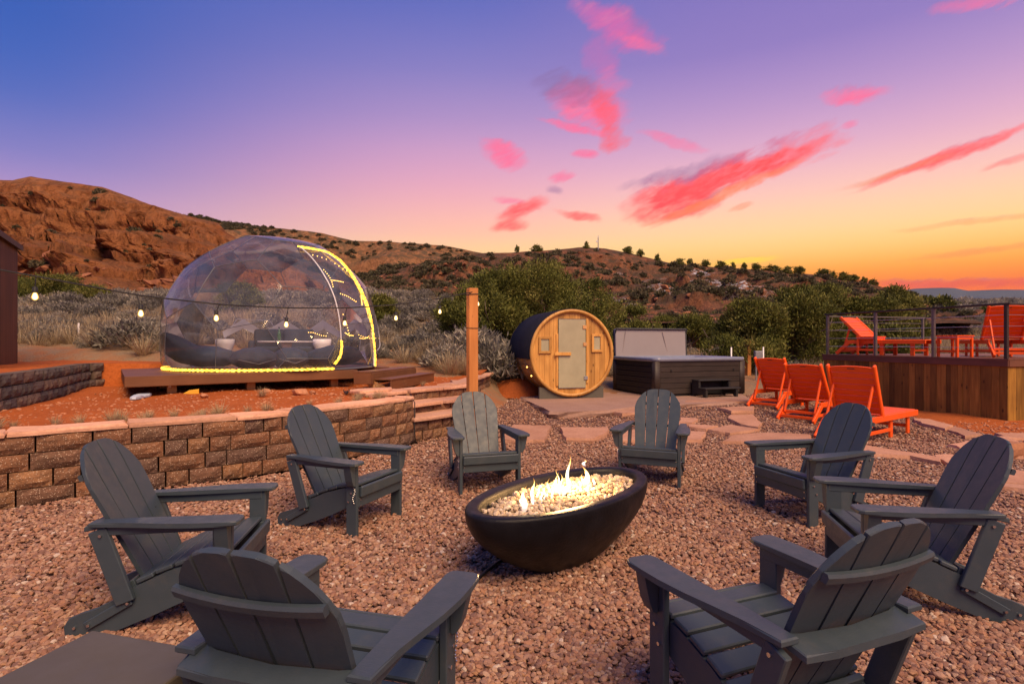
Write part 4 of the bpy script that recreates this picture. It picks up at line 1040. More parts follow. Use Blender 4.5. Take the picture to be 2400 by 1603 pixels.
# stones in the bowl
rsb = np.random.RandomState(8); P, S = [], []
c_, s_ = math.cos(ba), math.sin(ba)
while len(P) < 1100:
    x, y = rsb.uniform(-.74, .74), rsb.uniform(-.31, .31)
    q = (x/(A0-.105))**2+(y/(B0-.105))**2
    if q > 1: continue
    P.append((BC.x+c_*x-s_*y, BC.y+s_*x+c_*y, HB-.062+.030*(1-q)+rsb.uniform(-.016, .014))); S.append(rsb.uniform(.012, .021))
scatter('fire_pebbles', P, [(rsb.uniform(-1, 1), rsb.uniform(-1, 1), rsb.uniform(0, 6)) for _ in P], S, stone_sources('fire_stone', M['firepebble'], 6, 2, .8), 'pale beige pebbles heaped inside the fire bowl', 'pebbles')
# flames
fl = thing('flames', 'row of yellow white flames rising from the pebbles in the bowl', 'fire', (BC.x, BC.y, HB-.05), ba)
def flame_mesh(h, w, lean, seed):
    rs = np.random.RandomState(seed); n, k = 16, 10; V_, T_ = [], []
    for i in range(n):
        t = i/(n-1); r = w*(math.sin(math.pi*min(1, .16+t*.84)**.72)**1.15)*(1-t*.35)+.0006; r = max(.0008, r if i < n-1 else .0004)
        cx = lean*t*t*h+.016*math.sin(t*7+seed)*t; cy_ = .012*math.cos(t*6+seed*2)*t
        for j in range(k):
            a = 2*math.pi*j/k; V_.append((cx+r*math.cos(a), cy_+r*.6*math.sin(a), t*h)); T_.append(t)
    f = [(i*k+j, i*k+(j+1) % k, (i+1)*k+(j+1) % k, (i+1)*k+j) for i in range(n-1) for j in range(k)]
    me = pymesh('flame', V_, f, M['flame'], True); a = me.attributes.new('tint', 'FLOAT', 'POINT'); a.data.foreach_set('value', np.array(T_, np.float32)); return me
FLM = [(-.375, -.06, .20, .030, .03), (-.29, .03, .13, .012, .0), (-.24, .0, .22, .017, -.04), (-.20, -.03, .16, .012, .05), (-.165, .04, .15, .013, .12), (-.10, -.02, .17, .014, .15), (-.06, .03, .16, .011, -.05), (.00, .02, .20, .012, -.03), (.085, .0, .33, .021, .0), (.06, .05, .17, .014, .05), (.265, -.01, .20, .036, -.12), (.30, .02, .15, .024, .0), (.255, .01, .13, .025, -.1), (-.32, .02, .10, .008, .1), (-.27, -.03, .12, .009, -.05), (-.03, -.03, .15, .009, .1), (.13, .03, .14, .010, -.1), (.03, .04, .22, .009, .0), (.20, .0, .12, .010, .1), (.34, -.01, .09, .014, .1), (-.08, .05, .12, .009, 0), (-.35, -.03, .11, .022, .1), (-.13, .0, .09, .018, 0), (.02, -.02, .10, .02, .1)]
for i, (x, y, h, w, ln) in enumerate(FLM): put('flame_tongue', flame_mesh(h*.80, w*.64, ln, i), None, fl, (x*1.12-.06, y, 0), (0, 0, -ba))
put('flame_tongue', flame_mesh(.05, .012, -.1, 40), None, fl, (.205, -.01, .16), (0, 0, -ba))
fd = bpy.data.lights.new('firelight', 'POINT'); fd.energy = 42; fd.color = (1.0, .55, .2); fd.shadow_soft_size = .12
fo = bpy.data.objects.new('firelight', fd); link(fo); fo.location = (BC.x, BC.y, HB+.09)
hose = [gp(1180, 1312, .02)+Vector((.1, .15, 0)), gp(1165, 1318, .02), gp(1140, 1338, .015), gp(1100, 1374, .015), gp(1040, 1440, .012), gp(900, 1560, .012), gp(760, 1590, .012), gp(560, 1570, .02)]
tag(B().tube(hose, .011, 8).to('gas_hose', M['black'], smooth=True), 'black gas hose running over the gravel from under the fire bowl', 'hose')

# grey box table, bottom left
bt = thing('box_table', 'square olive grey box table with flat top beside the chair seen from behind', 'table', (-1.265, 1.60, 0), math.atan2(-.26, .966))
B().box((0, 0, .415), (.50, .50, .06), None, .008, 2).to('table_top', M['boxgrey'], bt)
for sx, sy, w, d in ((0, -.225, .47, .03), (0, .225, .47, .03), (-.22, 0, .03, .42), (.22, 0, .03, .42)): B().box((sx, sy, .193), (w, d, .384), None, .004).to('side_panel', M['boxgrey'], bt)

# ================================================================== DOME ON ITS PLATFORM
ZP = .925
p0, pA = Vector((-5.73, 8.2)), Vector((-2.86, 10.28)); ex = (pA-p0).normalized(); ey = Vector((-ex.y, ex.x)); PL = (pA-p0).length; PD = 4.6
pf = thing('dome_platform', 'low brown composite platform under the clear dome, raised on wooden blocks', 'platform', (p0.x, p0.y, 0), math.atan2(ex.y, ex.x))
W2 = PL+1.0
n = 32
for i in range(n):
    y0 = i*PD/n; xr = PL if y0 < .75 else W2
    B().box((xr/2, y0+PD/n/2, ZP-.0125), (xr, PD/n-.005, .025), None, .002).to('deck_board', M['platform'], pf)
me = wood('composite_tan_x', (.155, .064, .026), (.195, .086, .035), 0, .5, .4, 0, 1.5, .10); M['platformx'] = me
B().box((PL/2, .012, ZP-.025-.065), (PL, .024, .13), None, .003).to('fascia', M['platformx'], pf)
B().box((.012, PD/2+.02, ZP-.025-.065), (.024, PD-.04, .13), None, .003).to('fascia', M['platform'], pf)
B().box((W2-.012, PD/2+.4, ZP-.025-.065), (.024, PD-.8, .13), None, .003).to('fascia', M['platform'], pf)
for x in (.62, PL-.35, PL/2):
    for y in (.30, 1.9, 3.6): B().box((x, y, .70), (.13, .13, .20), None, .004).to('support_block', M['lumber'], pf)
for y in (.30, 1.9, 3.6): B().box((PL/2, y, ZP-.11), (PL-.1, .09, .14), None, .003).to('beam', M['lumber'], pf)
B().box((.59, .225, .755), (.035, .006, .055)).to('paper_tag', M['white'], pf)
# landing and step at the dome's door, facing right
L1, dd = Vector((-2.37, 9.50)), Vector((.22, .975)).normalized(); nn = Vector((dd.y, -dd.x))
ld = thing('entry_landing', 'brown composite entry landing with one lower step in front of the dome door', 'step', (L1.x, L1.y, 0), math.atan2(dd.y, dd.x))
LL = 1.95
for i in range(3): B().box((LL/2, .05+i*.118+.055, ZP-.006), (LL, .112, .025), None, .002).to('deck_board', M['platformx'], ld)
B().box((LL/2, .04, ZP-.115), (LL-.01, .024, .19), None, .003).to('fascia', M['platformx'], ld)
B().box((.012, .215, ZP-.115), (.024, .32, .19), None, .003).to('fascia', M['platform'], ld)
for i in range(3): B().box((LL/2+.14, -.30+i*.112+.055, .795), (LL+.12, .106, .025), None, .002).to('step_tread', M['platformx'], ld)
B().box((LL/2+.14, -.275, .70), (LL+.10, .024, .165), None, .003).to('riser', M['platformx'], ld)
B().prism([(-.30, .61), (.05, .61), (.05, .78), (.30, .78), (.30, .60), (.22, .60), (-.02, .78), (-.30, .78)][0:4], lambda p, q, d: Vector((.10+d, p, q)), .04).to('stringer', M['lumber'], ld)
# dome shell: a sphere of 12 pentagons and 30 hexagons cut off at the platform
DC = Vector((DOMEC[0], DOMEC[1], ZP+.63)); DR = 2.055; RB = math.sqrt(DR**2-.63**2)
dm = thing('clear_dome', 'clear plastic geodesic dome tent on the brown platform, outlined with yellow rope lights', 'dome', (DC.x, DC.y, DC.z))
def best_rotation(normals, hv):
    # turn the shell so that no panel mirrors the low warm light at the viewer
    best = (0, None)
    for za in range(0, 120, 8):
        for xa in range(0, 64, 8):
            for ya in range(0, 64, 8):
                m_ = (Matrix.Rotation(R(za), 3, 'Z') @ Matrix.Rotation(R(xa), 3, 'X') @ Matrix.Rotation(R(ya), 3, 'Y'))
                d_ = 1-float((normals @ (np.array(m_.transposed()) @ hv)).max())
                if d_ > best[0]: best = (d_, m_)
    return best[1]
def goldberg():
    b = bmesh.new(); bmesh.ops.create_icosphere(b, subdivisions=2, radius=1.0)
    hv = Vector((.30, -.56, .77)).normalized()+Vector((-DC.x, -DC.y, 0)).normalized(); RM = best_rotation(np.array([tuple(v.co.normalized()) for v in b.verts]), np.array(hv.normalized()))
    for v in b.verts: v.co = (RM @ v.co).normalized()
    cells = []
    for v in b.verts:
        fs = list(v.link_faces); nrm_ = v.co
        t1 = nrm_.orthogonal().normalized(); t2 = nrm_.cross(t1)
        cs = sorted([(math.atan2(c.dot(t2), c.dot(t1)), c) for c in [f.calc_center_median().normalized() for f in fs]], key=lambda q: q[0])
        cells.append((nrm_.copy(), [c for _, c in cs]))
    b.free(); return cells
ZC = -.63/DR
seams = set()
white_ids = []
for ci, (cn, cs) in enumerate(goldberg()):
    if max(c.z for c in cs) < ZC: continue
    b = bmesh.new(); K = 7; ring_prev = None; nc = len(cs)
    # subdivided fan: gently pillowed panel, clipped at the base
    grid = []
    for j in range(K+1):
        q = j/K; row = []
        for i in range(nc):
            a_, b_ = cs[i], cs[(i+1) % nc]
            for m_ in range(4):
                e = a_.lerp(b_, m_/4); row.append((cn*(.955+.0*q)*(1-q)+e*q))
        grid.append(row)
    vsr = []
    cflat = sum(cs, Vector())/nc; pl = cflat.lerp(cflat.normalized(), .52)
    for j, row in enumerate(grid):
        if j == 0: vsr.append([b.verts.new(pl*DR)]); continue
        rowv = []
        for e_i in range(len(row)):
            a_, b_ = cs[e_i//4], cs[(e_i//4+1) % nc]; e = a_.lerp(b_, (e_i % 4)/4); q = j/K
            fl_ = cflat*(1-q)+e*q; rowv.append(b.verts.new(fl_.lerp(fl_.normalized(), .52)*DR))
        vsr.append(rowv)
    n1 = len(vsr[1])
    for i in range(n1): b.faces.new((vsr[0][0], vsr[1][i], vsr[1][(i+1) % n1]))
    for r0, r1 in zip(vsr[1:], vsr[2:]):
        for i in range(n1): b.faces.new((r0[i], r1[i], r1[(i+1) % n1], r0[(i+1) % n1]))
    bmesh.ops.bisect_plane(b, geom=b.verts[:]+b.edges[:]+b.faces[:], plane_co=(0, 0, ZC*DR), plane_no=(0, 0, 1), clear_inner=True)
    if not b.faces: b.free(); continue
    bmesh.ops.recalc_face_normals(b, faces=b.faces[:])
    me = bpy.data.meshes.new('panel'); b.to_mesh(me); b.free(); me.shade_smooth()
    low_back = cn.y > .45 and cn.z < .12 and max(c.z for c in cs) > ZC+.2
    me.materials.append(M['film'])
    put('film_panel', me, None, dm)
    for i in range(nc):
        a_, b_ = cs[i], cs[(i+1) % nc]; seams.add(tuple(sorted([tuple(round(v, 4) for v in a_), tuple(round(v, 4) for v in b_)])))
for a_, b_ in seams:
    a_, b_ = Vector(a_), Vector(b_)
    if a_.z < ZC and b_.z < ZC: continue
    pts = [a_.lerp(b_, q).lerp(a_.lerp(b_, q).normalized(), .52)*DR for q in np.linspace(0, 1, 12)]; pts = [p for p in pts if p.z > ZC*DR-.01]
    if len(pts) > 1: B().tube(pts, .0065, 5).to('seam', M['seamw'] if (a_.y+b_.y) > .3 and (a_.z+b_.z) < .5 else M['seam'], dm)
# opaque white skirt panels at the back, with pointed tops
for k, a0_ in enumerate([56, 82, 108, 134]):
    pts = []
    def sp(az_, z): r_ = math.sqrt(max(.01, DR**2-z*z))*.975; return Vector((r_*math.cos(R(az_)), r_*math.sin(R(az_)), z))
    outl = [(-13, .12), (0, .42), (13, .12), (12, -.02), (0, .20), (-12, -.02)]
    b = B(); vv_ = [b.b.verts.new(sp(a0_+q, z)) for q, z in outl]; b.b.faces.new((vv_[0], vv_[1], vv_[4], vv_[5])); b.b.faces.new((vv_[1], vv_[2], vv_[3], vv_[4]))
    b.to('skirt_panel', M['filmwhite'], dm)
B().tube([(RB*math.cos(a), RB*math.sin(a), ZC*DR+.02) for a in np.linspace(0, 2*math.pi, 65)], .022, 6).to('base_ring', M['seam'], dm)
# rope lights follow the sphere and its base
def onsphere(u, v, rr=1.006):
    d = Vector(((u-U0)/F, 1, (V0-v)/F)).normalized(); o = Vector((0, 0, H))-DC; b_ = o.dot(d); c = o.dot(o)-(DR*rr)**2; q = b_*b_-c
    s_ = -b_-math.sqrt(q) if q > 0 else -b_
    return o+d*s_
def zd(x, y): return (280+x/3.261, 520+y/3.261)
def smooth_pts(pts, n):
    p = np.array([tuple(q) for q in pts]); d = np.r_[0, np.cumsum(np.linalg.norm(np.diff(p, axis=0), axis=1))]; s_ = np.linspace(0, d[-1], n)
    r_ = np.stack([np.interp(s_, d, p[:, k]) for k in range(3)], 1)
    for _ in range(3): r_[1:-1] = (r_[:-2]+2*r_[1:-1]+r_[2:])/4
    return [Vector(q) for q in r_]
rl = thing('rope_light', 'yellow rope light tracing the base and the door arch of the dome', 'light rope', tuple(DC))
def rope(pts, rad=.017, nm='light_tube'):
    b = B(); L = sum((q-p).length for p, q in zip(pts, pts[1:])); n_ = max(6, int(L/.045)); pp = smooth_pts(pts, n_)
    b.tube(pp, [rad*(1.25 if i % 2 == 0 else .75) for i in range(n_)], 6); b.to(nm, M['rope'], rl)
rightarc = [onsphere(*zd(x, y)) for x, y in [(1380, 192), (1480, 205), (1600, 232), (1700, 300), (1780, 400), (1850, 520), (1900, 640), (1930, 770), (1945, 900), (1955, 1020)]]
rightarc.append(Vector((rightarc[-1].x+.01, rightarc[-1].y-.02, ZP+.03-DC.z)))
rope(rightarc); rope([p+Vector((-.035, -.02, .01)) for p in rightarc[:8]], .013)
leftlow = [onsphere(*zd(x, y)) for x, y in [(1694, 905), (1696, 960), (1690, 1010), (1668, 1060), (1640, 1085)]]
rope(leftlow, .014); rope([p+Vector((.03, -.03, -.01)) for p in leftlow], .012)
base = []
for a in np.linspace(R(196), R(322), 30):
    base.append(Vector(((RB+.02)*math.cos(a), (RB+.02)*math.sin(a), ZP+.035-DC.z)))
rope(base, .022)
larc = [onsphere(*zd(x, y)) for x, y in [(1380, 192), (1450, 250), (1530, 350), (1600, 470), (1645, 580), (1675, 700), (1690, 820), (1694, 905)]]
B().tube(smooth_pts(larc, 40), .012, 6).to('door_edge', M['seamw'], dm)
B().tube(smooth_pts([p*.985 for p in rightarc], 40), .016, 6).to('door_frame', M['seamw'], dm)
# fairy lights inside
def inside(x, y, k): return onsphere(*zd(x, y))*1.0+Vector((.02, .55, 0))*k
fy = thing('fairy_lights', 'small warm fairy lights strung inside the dome by the door', 'light string', tuple(DC))
strands = [[(1455, 245), (1520, 258), (1590, 290), (1660, 330), (1720, 370)], [(1540, 360), (1580, 405), (1600, 440), (1612, 490)], [(1600, 440), (1650, 445), (1690, 455)], [(1670, 545), (1720, 560), (1790, 605)], [(1830, 560), (1838, 630)], [(1690, 705), (1720, 790), (1740, 870)],
           [(1020, 825), (1075, 825), (1130, 855), (1190, 860)], [(1380, 830), (1410, 850), (1460, 858)], [(1515, 850), (1560, 870), (1610, 885), (1680, 880)], [(1525, 880), (1570, 890), (1615, 865)]]
for si, stn in enumerate(strands):
    k = .25 if si < 6 else 4.2
    pts = [inside(x, y, k) for x, y in stn]; pts = smooth_pts(pts, 9)
    B().tube(pts, .004, 4).to('wire', M['seam'], fy)
    b = B()
    for p in pts: b.ball(p, .010, 1)
    b.to('light_strand', M['fairy'], fy)
# furniture inside the dome (stands on the platform)
def inpix(u, v, Y): p = at(u, v, Y); return p
def blob(name, label, cat, loc, rz, shape, mat_, group=None, seed=0):
    b = bmesh.new(); bmesh.ops.create_icosphere(b, subdivisions=4, radius=1.0)
    for v in b.verts:
        p = shape(v.co.copy()); n_ = noise.noise(v.co*2.2+Vector((seed, 0, 0)))*.03
        v.co = p+v.co*n_
    me = bpy.data.meshes.new(name); b.to_mesh(me); b.free(); me.materials.append(mat_); me.shade_smooth()
    t = thing(name, label, cat, loc, rz, group); put('cushion', me, None, t); return t
def flat(z, lo): return z if z > lo else lo+(z-lo)*.15
t = blob('lounge_cushion', 'dark navy bean bag lounger with raised back by the left dome wall', 'bean bag', (-6.08, 10.86, ZP), R(30), lambda v: Vector((v.x*.66, v.y*.42, .22+.22*flat(v.z, -.8)+(.46*max(0, (-v.x-.05))**1.1*(1 if v.z > -.2 else .4)))), M['navy'], seed=1)
for i, (uu_, lb, sx, Yd) in enumerate([(596, 'dark navy oval pouf left of the round white table', .42, 10.3), (680, 'dark navy oval pouf right of the round white table', .34, 10.75)]):
    p = at(uu_, 840, Yd); t = blob('pouf', lb, 'pouf', (p.x, p.y, ZP), R(36), lambda v, sx=sx: Vector((v.x*sx, v.y*.36, .205+.205*flat(v.z, -.85))), M['navy'], 'poufs in the dome', 3+i)
    zig = [(sx*q, -.362*math.sqrt(max(.02, 1-q*q*.9)), .215-(.10*(1-abs(q)*1.1) if True else 0)) for q in np.linspace(-.75, .75, 7)]
    B().tube(zig, .007, 5).to('piping', M['seam'], t)
p = at(672, 840, 11.6)
t = thing('round_table', 'round white pedestal table inside the dome', 'table', (p.x, p.y, ZP))
B().rings([[(r_*math.cos(a), r_*math.sin(a), z) for a in np.linspace(0, 2*math.pi, 40, endpoint=False)] for r_, z in ((.50, .50), (.555, .515), (.56, .525), (.555, .535))], cap0=True, cap1=True).to('table_top', M['white'], t, True)
B().rings([[(r_*math.cos(a), r_*math.sin(a), z) for a in np.linspace(0, 2*math.pi, 28, endpoint=False)] for r_, z in ((.24, 0), (.235, .02), (.15, .12), (.10, .25), (.085, .4), (.11, .5))], cap0=True, cap1=True).to('pedestal', M['white'], t, True)
q = thing('bottle', 'small dark green bottle on the round white table', 'bottle', (p.x-.18, p.y+.05, ZP+.535))
B().rings([[(r_*math.cos(a), r_*math.sin(a), z) for a in np.linspace(0, 2*math.pi, 14, endpoint=False)] for r_, z in ((.035, 0), (.037, .15), (.03, .18), (.012, .22), (.012, .28))], cap0=True, cap1=True).to('glass_body', simple('bottle_green', (.02, .09, .03), .2, .6), q, True)
B().tube([(0, 0, .27), (0, 0, .30)], .015, 10).to('stopper', M['black'], q)
for i, (u_, lb) in enumerate([(527, 'white tapered planter near the bean bag lounger in the dome'), (755, 'white tapered planter near the dome door')]):
    p = at(u_, 830, 12.3); t = thing('planter', lb, 'planter', (p.x, p.y, ZP), 0, 'white planters in the dome')
    B().rings([[(r_*math.cos(a), r_*math.sin(a), z) for a in np.linspace(0, 2*math.pi, 24, endpoint=False)] for r_, z in ((.10, 0), (.12, .3), (.19, .46), (.195, .58), (.17, .585), (.15, .5))], cap0=True, cap1=True).to('pot', M['white'], t, True)
t = blob('lounge_cushion', 'dark navy bean bag seat low by the dome door', 'bean bag', (-3.62, 11.15, ZP), R(-20), lambda v: Vector((v.x*.66, v.y*.4, .22+.22*flat(v.z, -.8)+.05*v.x)), M['navy'], seed=5)
for i, (u_, Yd, lb) in enumerate([(630, 12.6, 'dark upholstered armchair behind the round white table, left one'), (700, 12.6, 'dark upholstered armchair behind the round white table, beside the bottle')]):
    p = at(u_, 830, Yd); t = thing('armchair', lb, 'armchair', (p.x, p.y, ZP), R(20), 'armchairs behind the table in the dome')
    B().box((0, 0, .24), (.66, .6, .36), None, .08, 3).to('seat', M['navy'], t, True); B().box((0, .26, .56), (.66, .16, .52), Matrix.Rotation(-.15, 3, 'X'), .07, 3).to('backrest', M['navy'], t, True)
    for s in (-1, 1): B().box((s*.34, 0, .42), (.13, .58, .26), None, .05, 3).to('arm', M['navy'], t, True)
# odds and ends under the platform
tag(put('snow_patch', slab_mesh([tuple(gp(u, v, .66))[:2] for u, v in [(304, 929), (322, 923), (346, 919), (356, 920), (338, 925), (318, 929)]], .615, .04, 5, M['snow'], .01, .15)), 'small leftover patch of snow on the red soil by the platform corner', 'snow')
yb = thing('yellow_block', 'yellow foam block lying under the front of the dome platform', 'block', tuple(gp(446, 924, .62)), R(30))
yb.scale = (.7, .7, .7)
B().prism([(-.17, 0), (.17, 0), (.17, .11), (-.02, .09)], lambda p, q, d: Vector((p, d, q)), .14, .008).to('foam', M['yellow'], yb)
rk = stone_sources('loose_rock', M['redrock'], 4, 2, .55)
for i, (u, v, s_, lb) in enumerate([(625, 918, .07, 'pointed red rock on the soil below the dome platform'), (705, 922, .11, 'flat red rock, larger of the pair below the dome platform'), (733, 922, .07, 'small red rock beside the larger flat one below the platform'), (478, 930, .06, 'small red rock on the soil near the yellow block'), (776, 927, .05, 'small pale rock on the soil near the cable bundle')]):
    p = gp(u, v, .62); tag(put('loose_rock', rk[i % 4].data, None, None, (p.x, p.y, .635), (.2, .1, i), s_), lb, 'rock')
cb = []
rs = np.random.RandomState(4)
for i in range(22): p = gp(800+i*2.6+rs.uniform(-6, 6), 922+rs.uniform(-4, 5), .63); cb.append((p.x, p.y, .635+rs.uniform(0, .06)))
tag(B().tube(smooth_pts([Vector(q) for q in cb], 60), .008, 6).to('cable_bundle', M['black'], smooth=True), 'tangle of black cables on the soil under the dome landing', 'cables')
tag(B().tube([(-1.50, 8.22, .66), (-1.42, 8.1, .55), (-1.395, 7.96, .42), (-1.40, 7.93, .30), (-1.385, 7.9, .15), (-1.37, 7.87, .02)], .008, 6).to('drain_cable', M['black'], smooth=True), 'thin black cable hanging down the end of the block wall beside the steps', 'cable')

# ================================================================== SHED, STAKES, LIGHT POST, STRING LIGHTS
sd = thing('shed', 'rust brown clad shed with sloping roof edge at the foot of the red cliff', 'shed', (-9.62, 10.75, 1.0), math.atan2(-1.1, .70))
# local x runs along the visible wall towards the viewer, +y faces right
for i in range(26): B().box((.075+i*.15, .015, 1.10), (.146, .03, 2.30), None, .003).to('cladding_board', M['shed'], sd)
for i in range(14): B().box((.015, -.08-i*.15, 1.10), (.03, .146, 2.30), None, .003).to('cladding_board', M['shed'], sd)
B().prism([(.10, 2.22), (.10, 2.32), (-2.3, 3.02), (-2.3, 2.90)], lambda p, q, d: Vector((1.95+d, p, q)), 4.1, .005).to('roof', M['shedtrim'], sd)
tag(B().tube([tuple(at(184, 800, 14.0)), tuple(at(184.5, 757, 14.0))], .022, 8).to('survey_stake', M['white']), 'pale thin stake standing in the sagebrush left of the dome', 'stake')
lp = thing('light_post', 'orange cedar post carrying the string lights beside the stone steps', 'post', (-.618, 8.62, 0), R(24))
PT = at(1107, 676, 8.62).z
B().box((0, 0, PT/2-.05), (.145, .145, PT+.1), None, .006).to('post_timber', M['postwood'], lp)
B().tube([(-.078, -.078, PT-.10), (.078, -.078, PT-.09), (.078, .078, PT-.1), (-.078, .078, PT-.1), (-.078, -.078, PT-.11)], .007, 6).to('wire_wrap', M['black'], lp)
B().tube([(-.078, -.078, PT-.62), (.078, -.078, PT-.62), (.078, .078, PT-.61), (-.078, .078, PT-.61), (-.078, -.078, PT-.62)], .005, 6).to('wire_wrap', M['black'], lp)
sl = thing('string_lights', 'black festoon string of warm bare bulbs hanging from the cedar post past the dome', 'string lights', (0, 0, 0))
bul = [(1120, 712), (1031, 730), (928, 745), (808, 757), (671, 760), (507, 745), (330, 734), (82, 694)]
cab = [(1107, 682), (1031, 700), (930, 714), (806, 722), (669, 722), (505, 714), (318, 692), (82, 648)]
pos = lambda k: Vector((-.535-.525*k, 8.7-.542*k))
cpts = []
for k in range(8):
    q = pos(k); cpts.append(Vector((q.x, q.y, H+(V0-cab[k][1])/F*q.y)))
cpts[0] = Vector((-.60, 8.56, PT-.06))
for k in (8, 9, 9.6): q = pos(k); cpts.append(Vector((q.x, q.y, 2.01+.10*(k-7)+.02*(k-7)**2)))
B().tube(smooth_pts(cpts, 90), .0075, 6).to('cord', M['black'], sl, True)
for k in range(8):
    q = pos(k); u, v = bul[k]; Yq = q.y; pb = at(u, v, Yq); top = cpts[k] if k else Vector((-.52, 8.56, pb.z+.10))
    r_ = .034
    s_ = B().tube([top, Vector(((top.x+pb.x)/2, pb.y, (top.z+pb.z)/2+.03)), Vector((pb.x, pb.y, pb.z+.075))], .005, 6).to('drop_wire', M['black'], sl)
    B().rings([[(pb.x+rr*math.cos(a), pb.y+rr*math.sin(a), pb.z+z) for a in np.linspace(0, 2*math.pi, 14, endpoint=False)] for rr, z in ((.014, .082), (.02, .078), (.02, .04), (.024, .03))], cap0=True, cap1=True).to('socket', M['black'], sl, True)
    B().rings([[(pb.x+rr*math.cos(a), pb.y+rr*math.sin(a), pb.z+z) for a in np.linspace(0, 2*math.pi, 14, endpoint=False)] for rr, z in ((.014, .032), (.019, .018), (.026, -.002), (.027, -.014), (.020, -.030), (.008, -.038))], cap0=True, cap1=True).to('bulb', M['bulb'], sl, True)
    d = bpy.data.lights.new('bulb_glow', 'POINT'); d.energy = 5; d.color = (1, .62, .28); d.shadow_soft_size = .04
    o = bpy.data.objects.new('bulb_glow', d); link(o); o.location = (pb.x, pb.y-.01, pb.z-.085)
q = pos(9.6); ep = thing('anchor_post', 'cedar post holding the far end of the string lights beyond the wall', 'post', (q.x, q.y, 0), .3)
B().box((0, 0, 1.3), (.14, .14, 2.6), None, .006).to('post_timber', M['postwood'], ep)
# antenna pole on the hill
ap = thing('antenna_pole', 'thin pale antenna pole on the hilltop with a small box', 'pole', tuple(at(1402, 584, 82)))
B().tube([(0, 0, -.4), (0, 0, 1.95)], [.075, .06], 8).to('mast', M['grey'], ap); B().box((-.17, 0, 1.15), (.2, .16, .26), None, .01).to('antenna_box', M['white'], ap); B().box((-.02, 0, 1.78), (.12, .12, .22), None, .01).to('mast_head', M['white'], ap)

# ================================================================== BARREL SAUNA
ZS = .14
sa_n = Vector((.225, -.974)).normalized(); SR = 1.0; SL = 2.15; SCn = Vector((1.39, 12.85)); SZ = 1.19
sn = thing('barrel_sauna', 'round cedar barrel sauna with glass door and dark shingle roof on grey cradles', 'sauna', (SCn.x, SCn.y, SZ), math.atan2(sa_n.y, sa_n.x)+math.pi/2)
# local: x right along the face, -y outward to the viewer, z up
NS = 56
stm = B().box((0, SL/2, SR-.02), (2*math.pi*(SR-.02)/NS-.003, SL, .042), None, .004).mesh('stave', M['stave'])
for k in range(NS): put('stave', stm, None, sn, (0, 0, 0), (0, 2*math.pi*k/NS, 0))
ringo = [[(r_*math.cos(a), y, r_*math.sin(a)) for a in np.linspace(0, 2*math.pi, 72, endpoint=False)] for r_, y in ((SR+.012, .005), (SR+.012, -.045), (SR-.055, -.05), (SR-.06, -.02), (SR-.06, .06))]
B().rings(ringo).to('front_hoop', M['saunawood'], sn, True)
B().rings([[(r_*math.cos(a), y, r_*math.sin(a)) for a in np.linspace(0, 2*math.pi, 72, endpoint=False)] for r_, y in ((SR+.02, SL-.02), (SR+.02, SL+.03), (SR-.06, SL+.03))]).to('rear_hoop', M['saunawood'], sn, True)
B().rings([[(r_*math.cos(a), y, r_*math.sin(a)) for a in np.linspace(R(-8), R(188), 60)] for r_, y in ((SR+.008, .03), (SR+.03, .035), (SR+.03, SL-.05), (SR+.008, SL-.045))], close=False).to('shingle_roof', M['roof'], sn, True)
for y in (.55, 1.15, 1.75): B().rings([[(r_*math.cos(a), y+dy, r_*math.sin(a)) for a in np.linspace(0, 2*math.pi, 64, endpoint=False)] for r_, dy in ((SR+.004, -.014), (SR+.008, -.014), (SR+.008, .014), (SR+.004, .014))]).to('steel_band', M['grey'], sn, True)
RI = SR-.058; door = (-.335, .335, -.80, .775)
def face_board(x0, x1, lo=None, hi=None):
    xs = np.linspace(x0, x1, 6); tp = [(x, (math.sqrt(max(0, RI*RI-x*x)) if hi is None else hi)) for x in xs]; bo = [(x, (-math.sqrt(max(0, RI*RI-x*x)) if lo is None else lo)) for x in xs]
    if tp[0][1]-bo[0][1] < .004: bo[0] = (bo[0][0], tp[0][1]-.004)
    if tp[-1][1]-bo[-1][1] < .004: bo[-1] = (bo[-1][0], tp[-1][1]-.004)
    B().prism(tp+bo[::-1], lambda p, q, d: Vector((p, .03+d, q)), .03).to('face_board', M['saunawood'], sn)
xsb = [-.94, -.79, -.66, -.53, -.43, -.335, -.2, -.06, .08, .21, .335, .44, .57, .69, .81, .94]
for a, b_ in zip(xsb, xsb[1:]):
    if a >= door[0]-.001 and b_ <= door[1]+.001: face_board(a+.002, b_-.002, door[3]+.015, None); face_board(a+.002, b_-.002, None, door[2]-.015)
    else: face_board(a+.002, b_-.002)
B().box((0, SL-.05, 0), (1.86, .03, .5)).to('rear_board', M['saunawood'], sn); B().rings([[(RI*math.cos(a), SL-.02, RI*math.sin(a)) for a in np.linspace(0, 2*math.pi, 40, endpoint=False)], [(RI*math.cos(a), SL, RI*math.sin(a)) for a in np.linspace(0, 2*math.pi, 40, endpoint=False)]], cap0=True, cap1=True).to('rear_wall', M['saunawood'], sn)
for z in (-.55, -.1): B().box((0, 1.7, z), (1.5, .5, .04)).to('bench', M['saunawood'], sn)
for z in (-.42, -.30, -.18): B().box((.42, 1.0, z), (.5, .06, .03)).to('bench_slat', M['saunawood'], sn)
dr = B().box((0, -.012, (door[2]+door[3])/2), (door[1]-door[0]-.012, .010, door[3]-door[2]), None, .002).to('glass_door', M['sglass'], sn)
put('door_handle', B().box((-.235, -.045, -.02), (.39, .035, .075), None, .006).mesh('door_handle', M['saunawood']), None, dr)
for (x, z) in ((.30, .60), (.31, .20), (.33, -.58)): put('hinge', B().box((x, -.026, z), (.09, .02, .085), None, .004).mesh('hinge', M['lumber'] if z > 0 else M['grey']), None, dr)
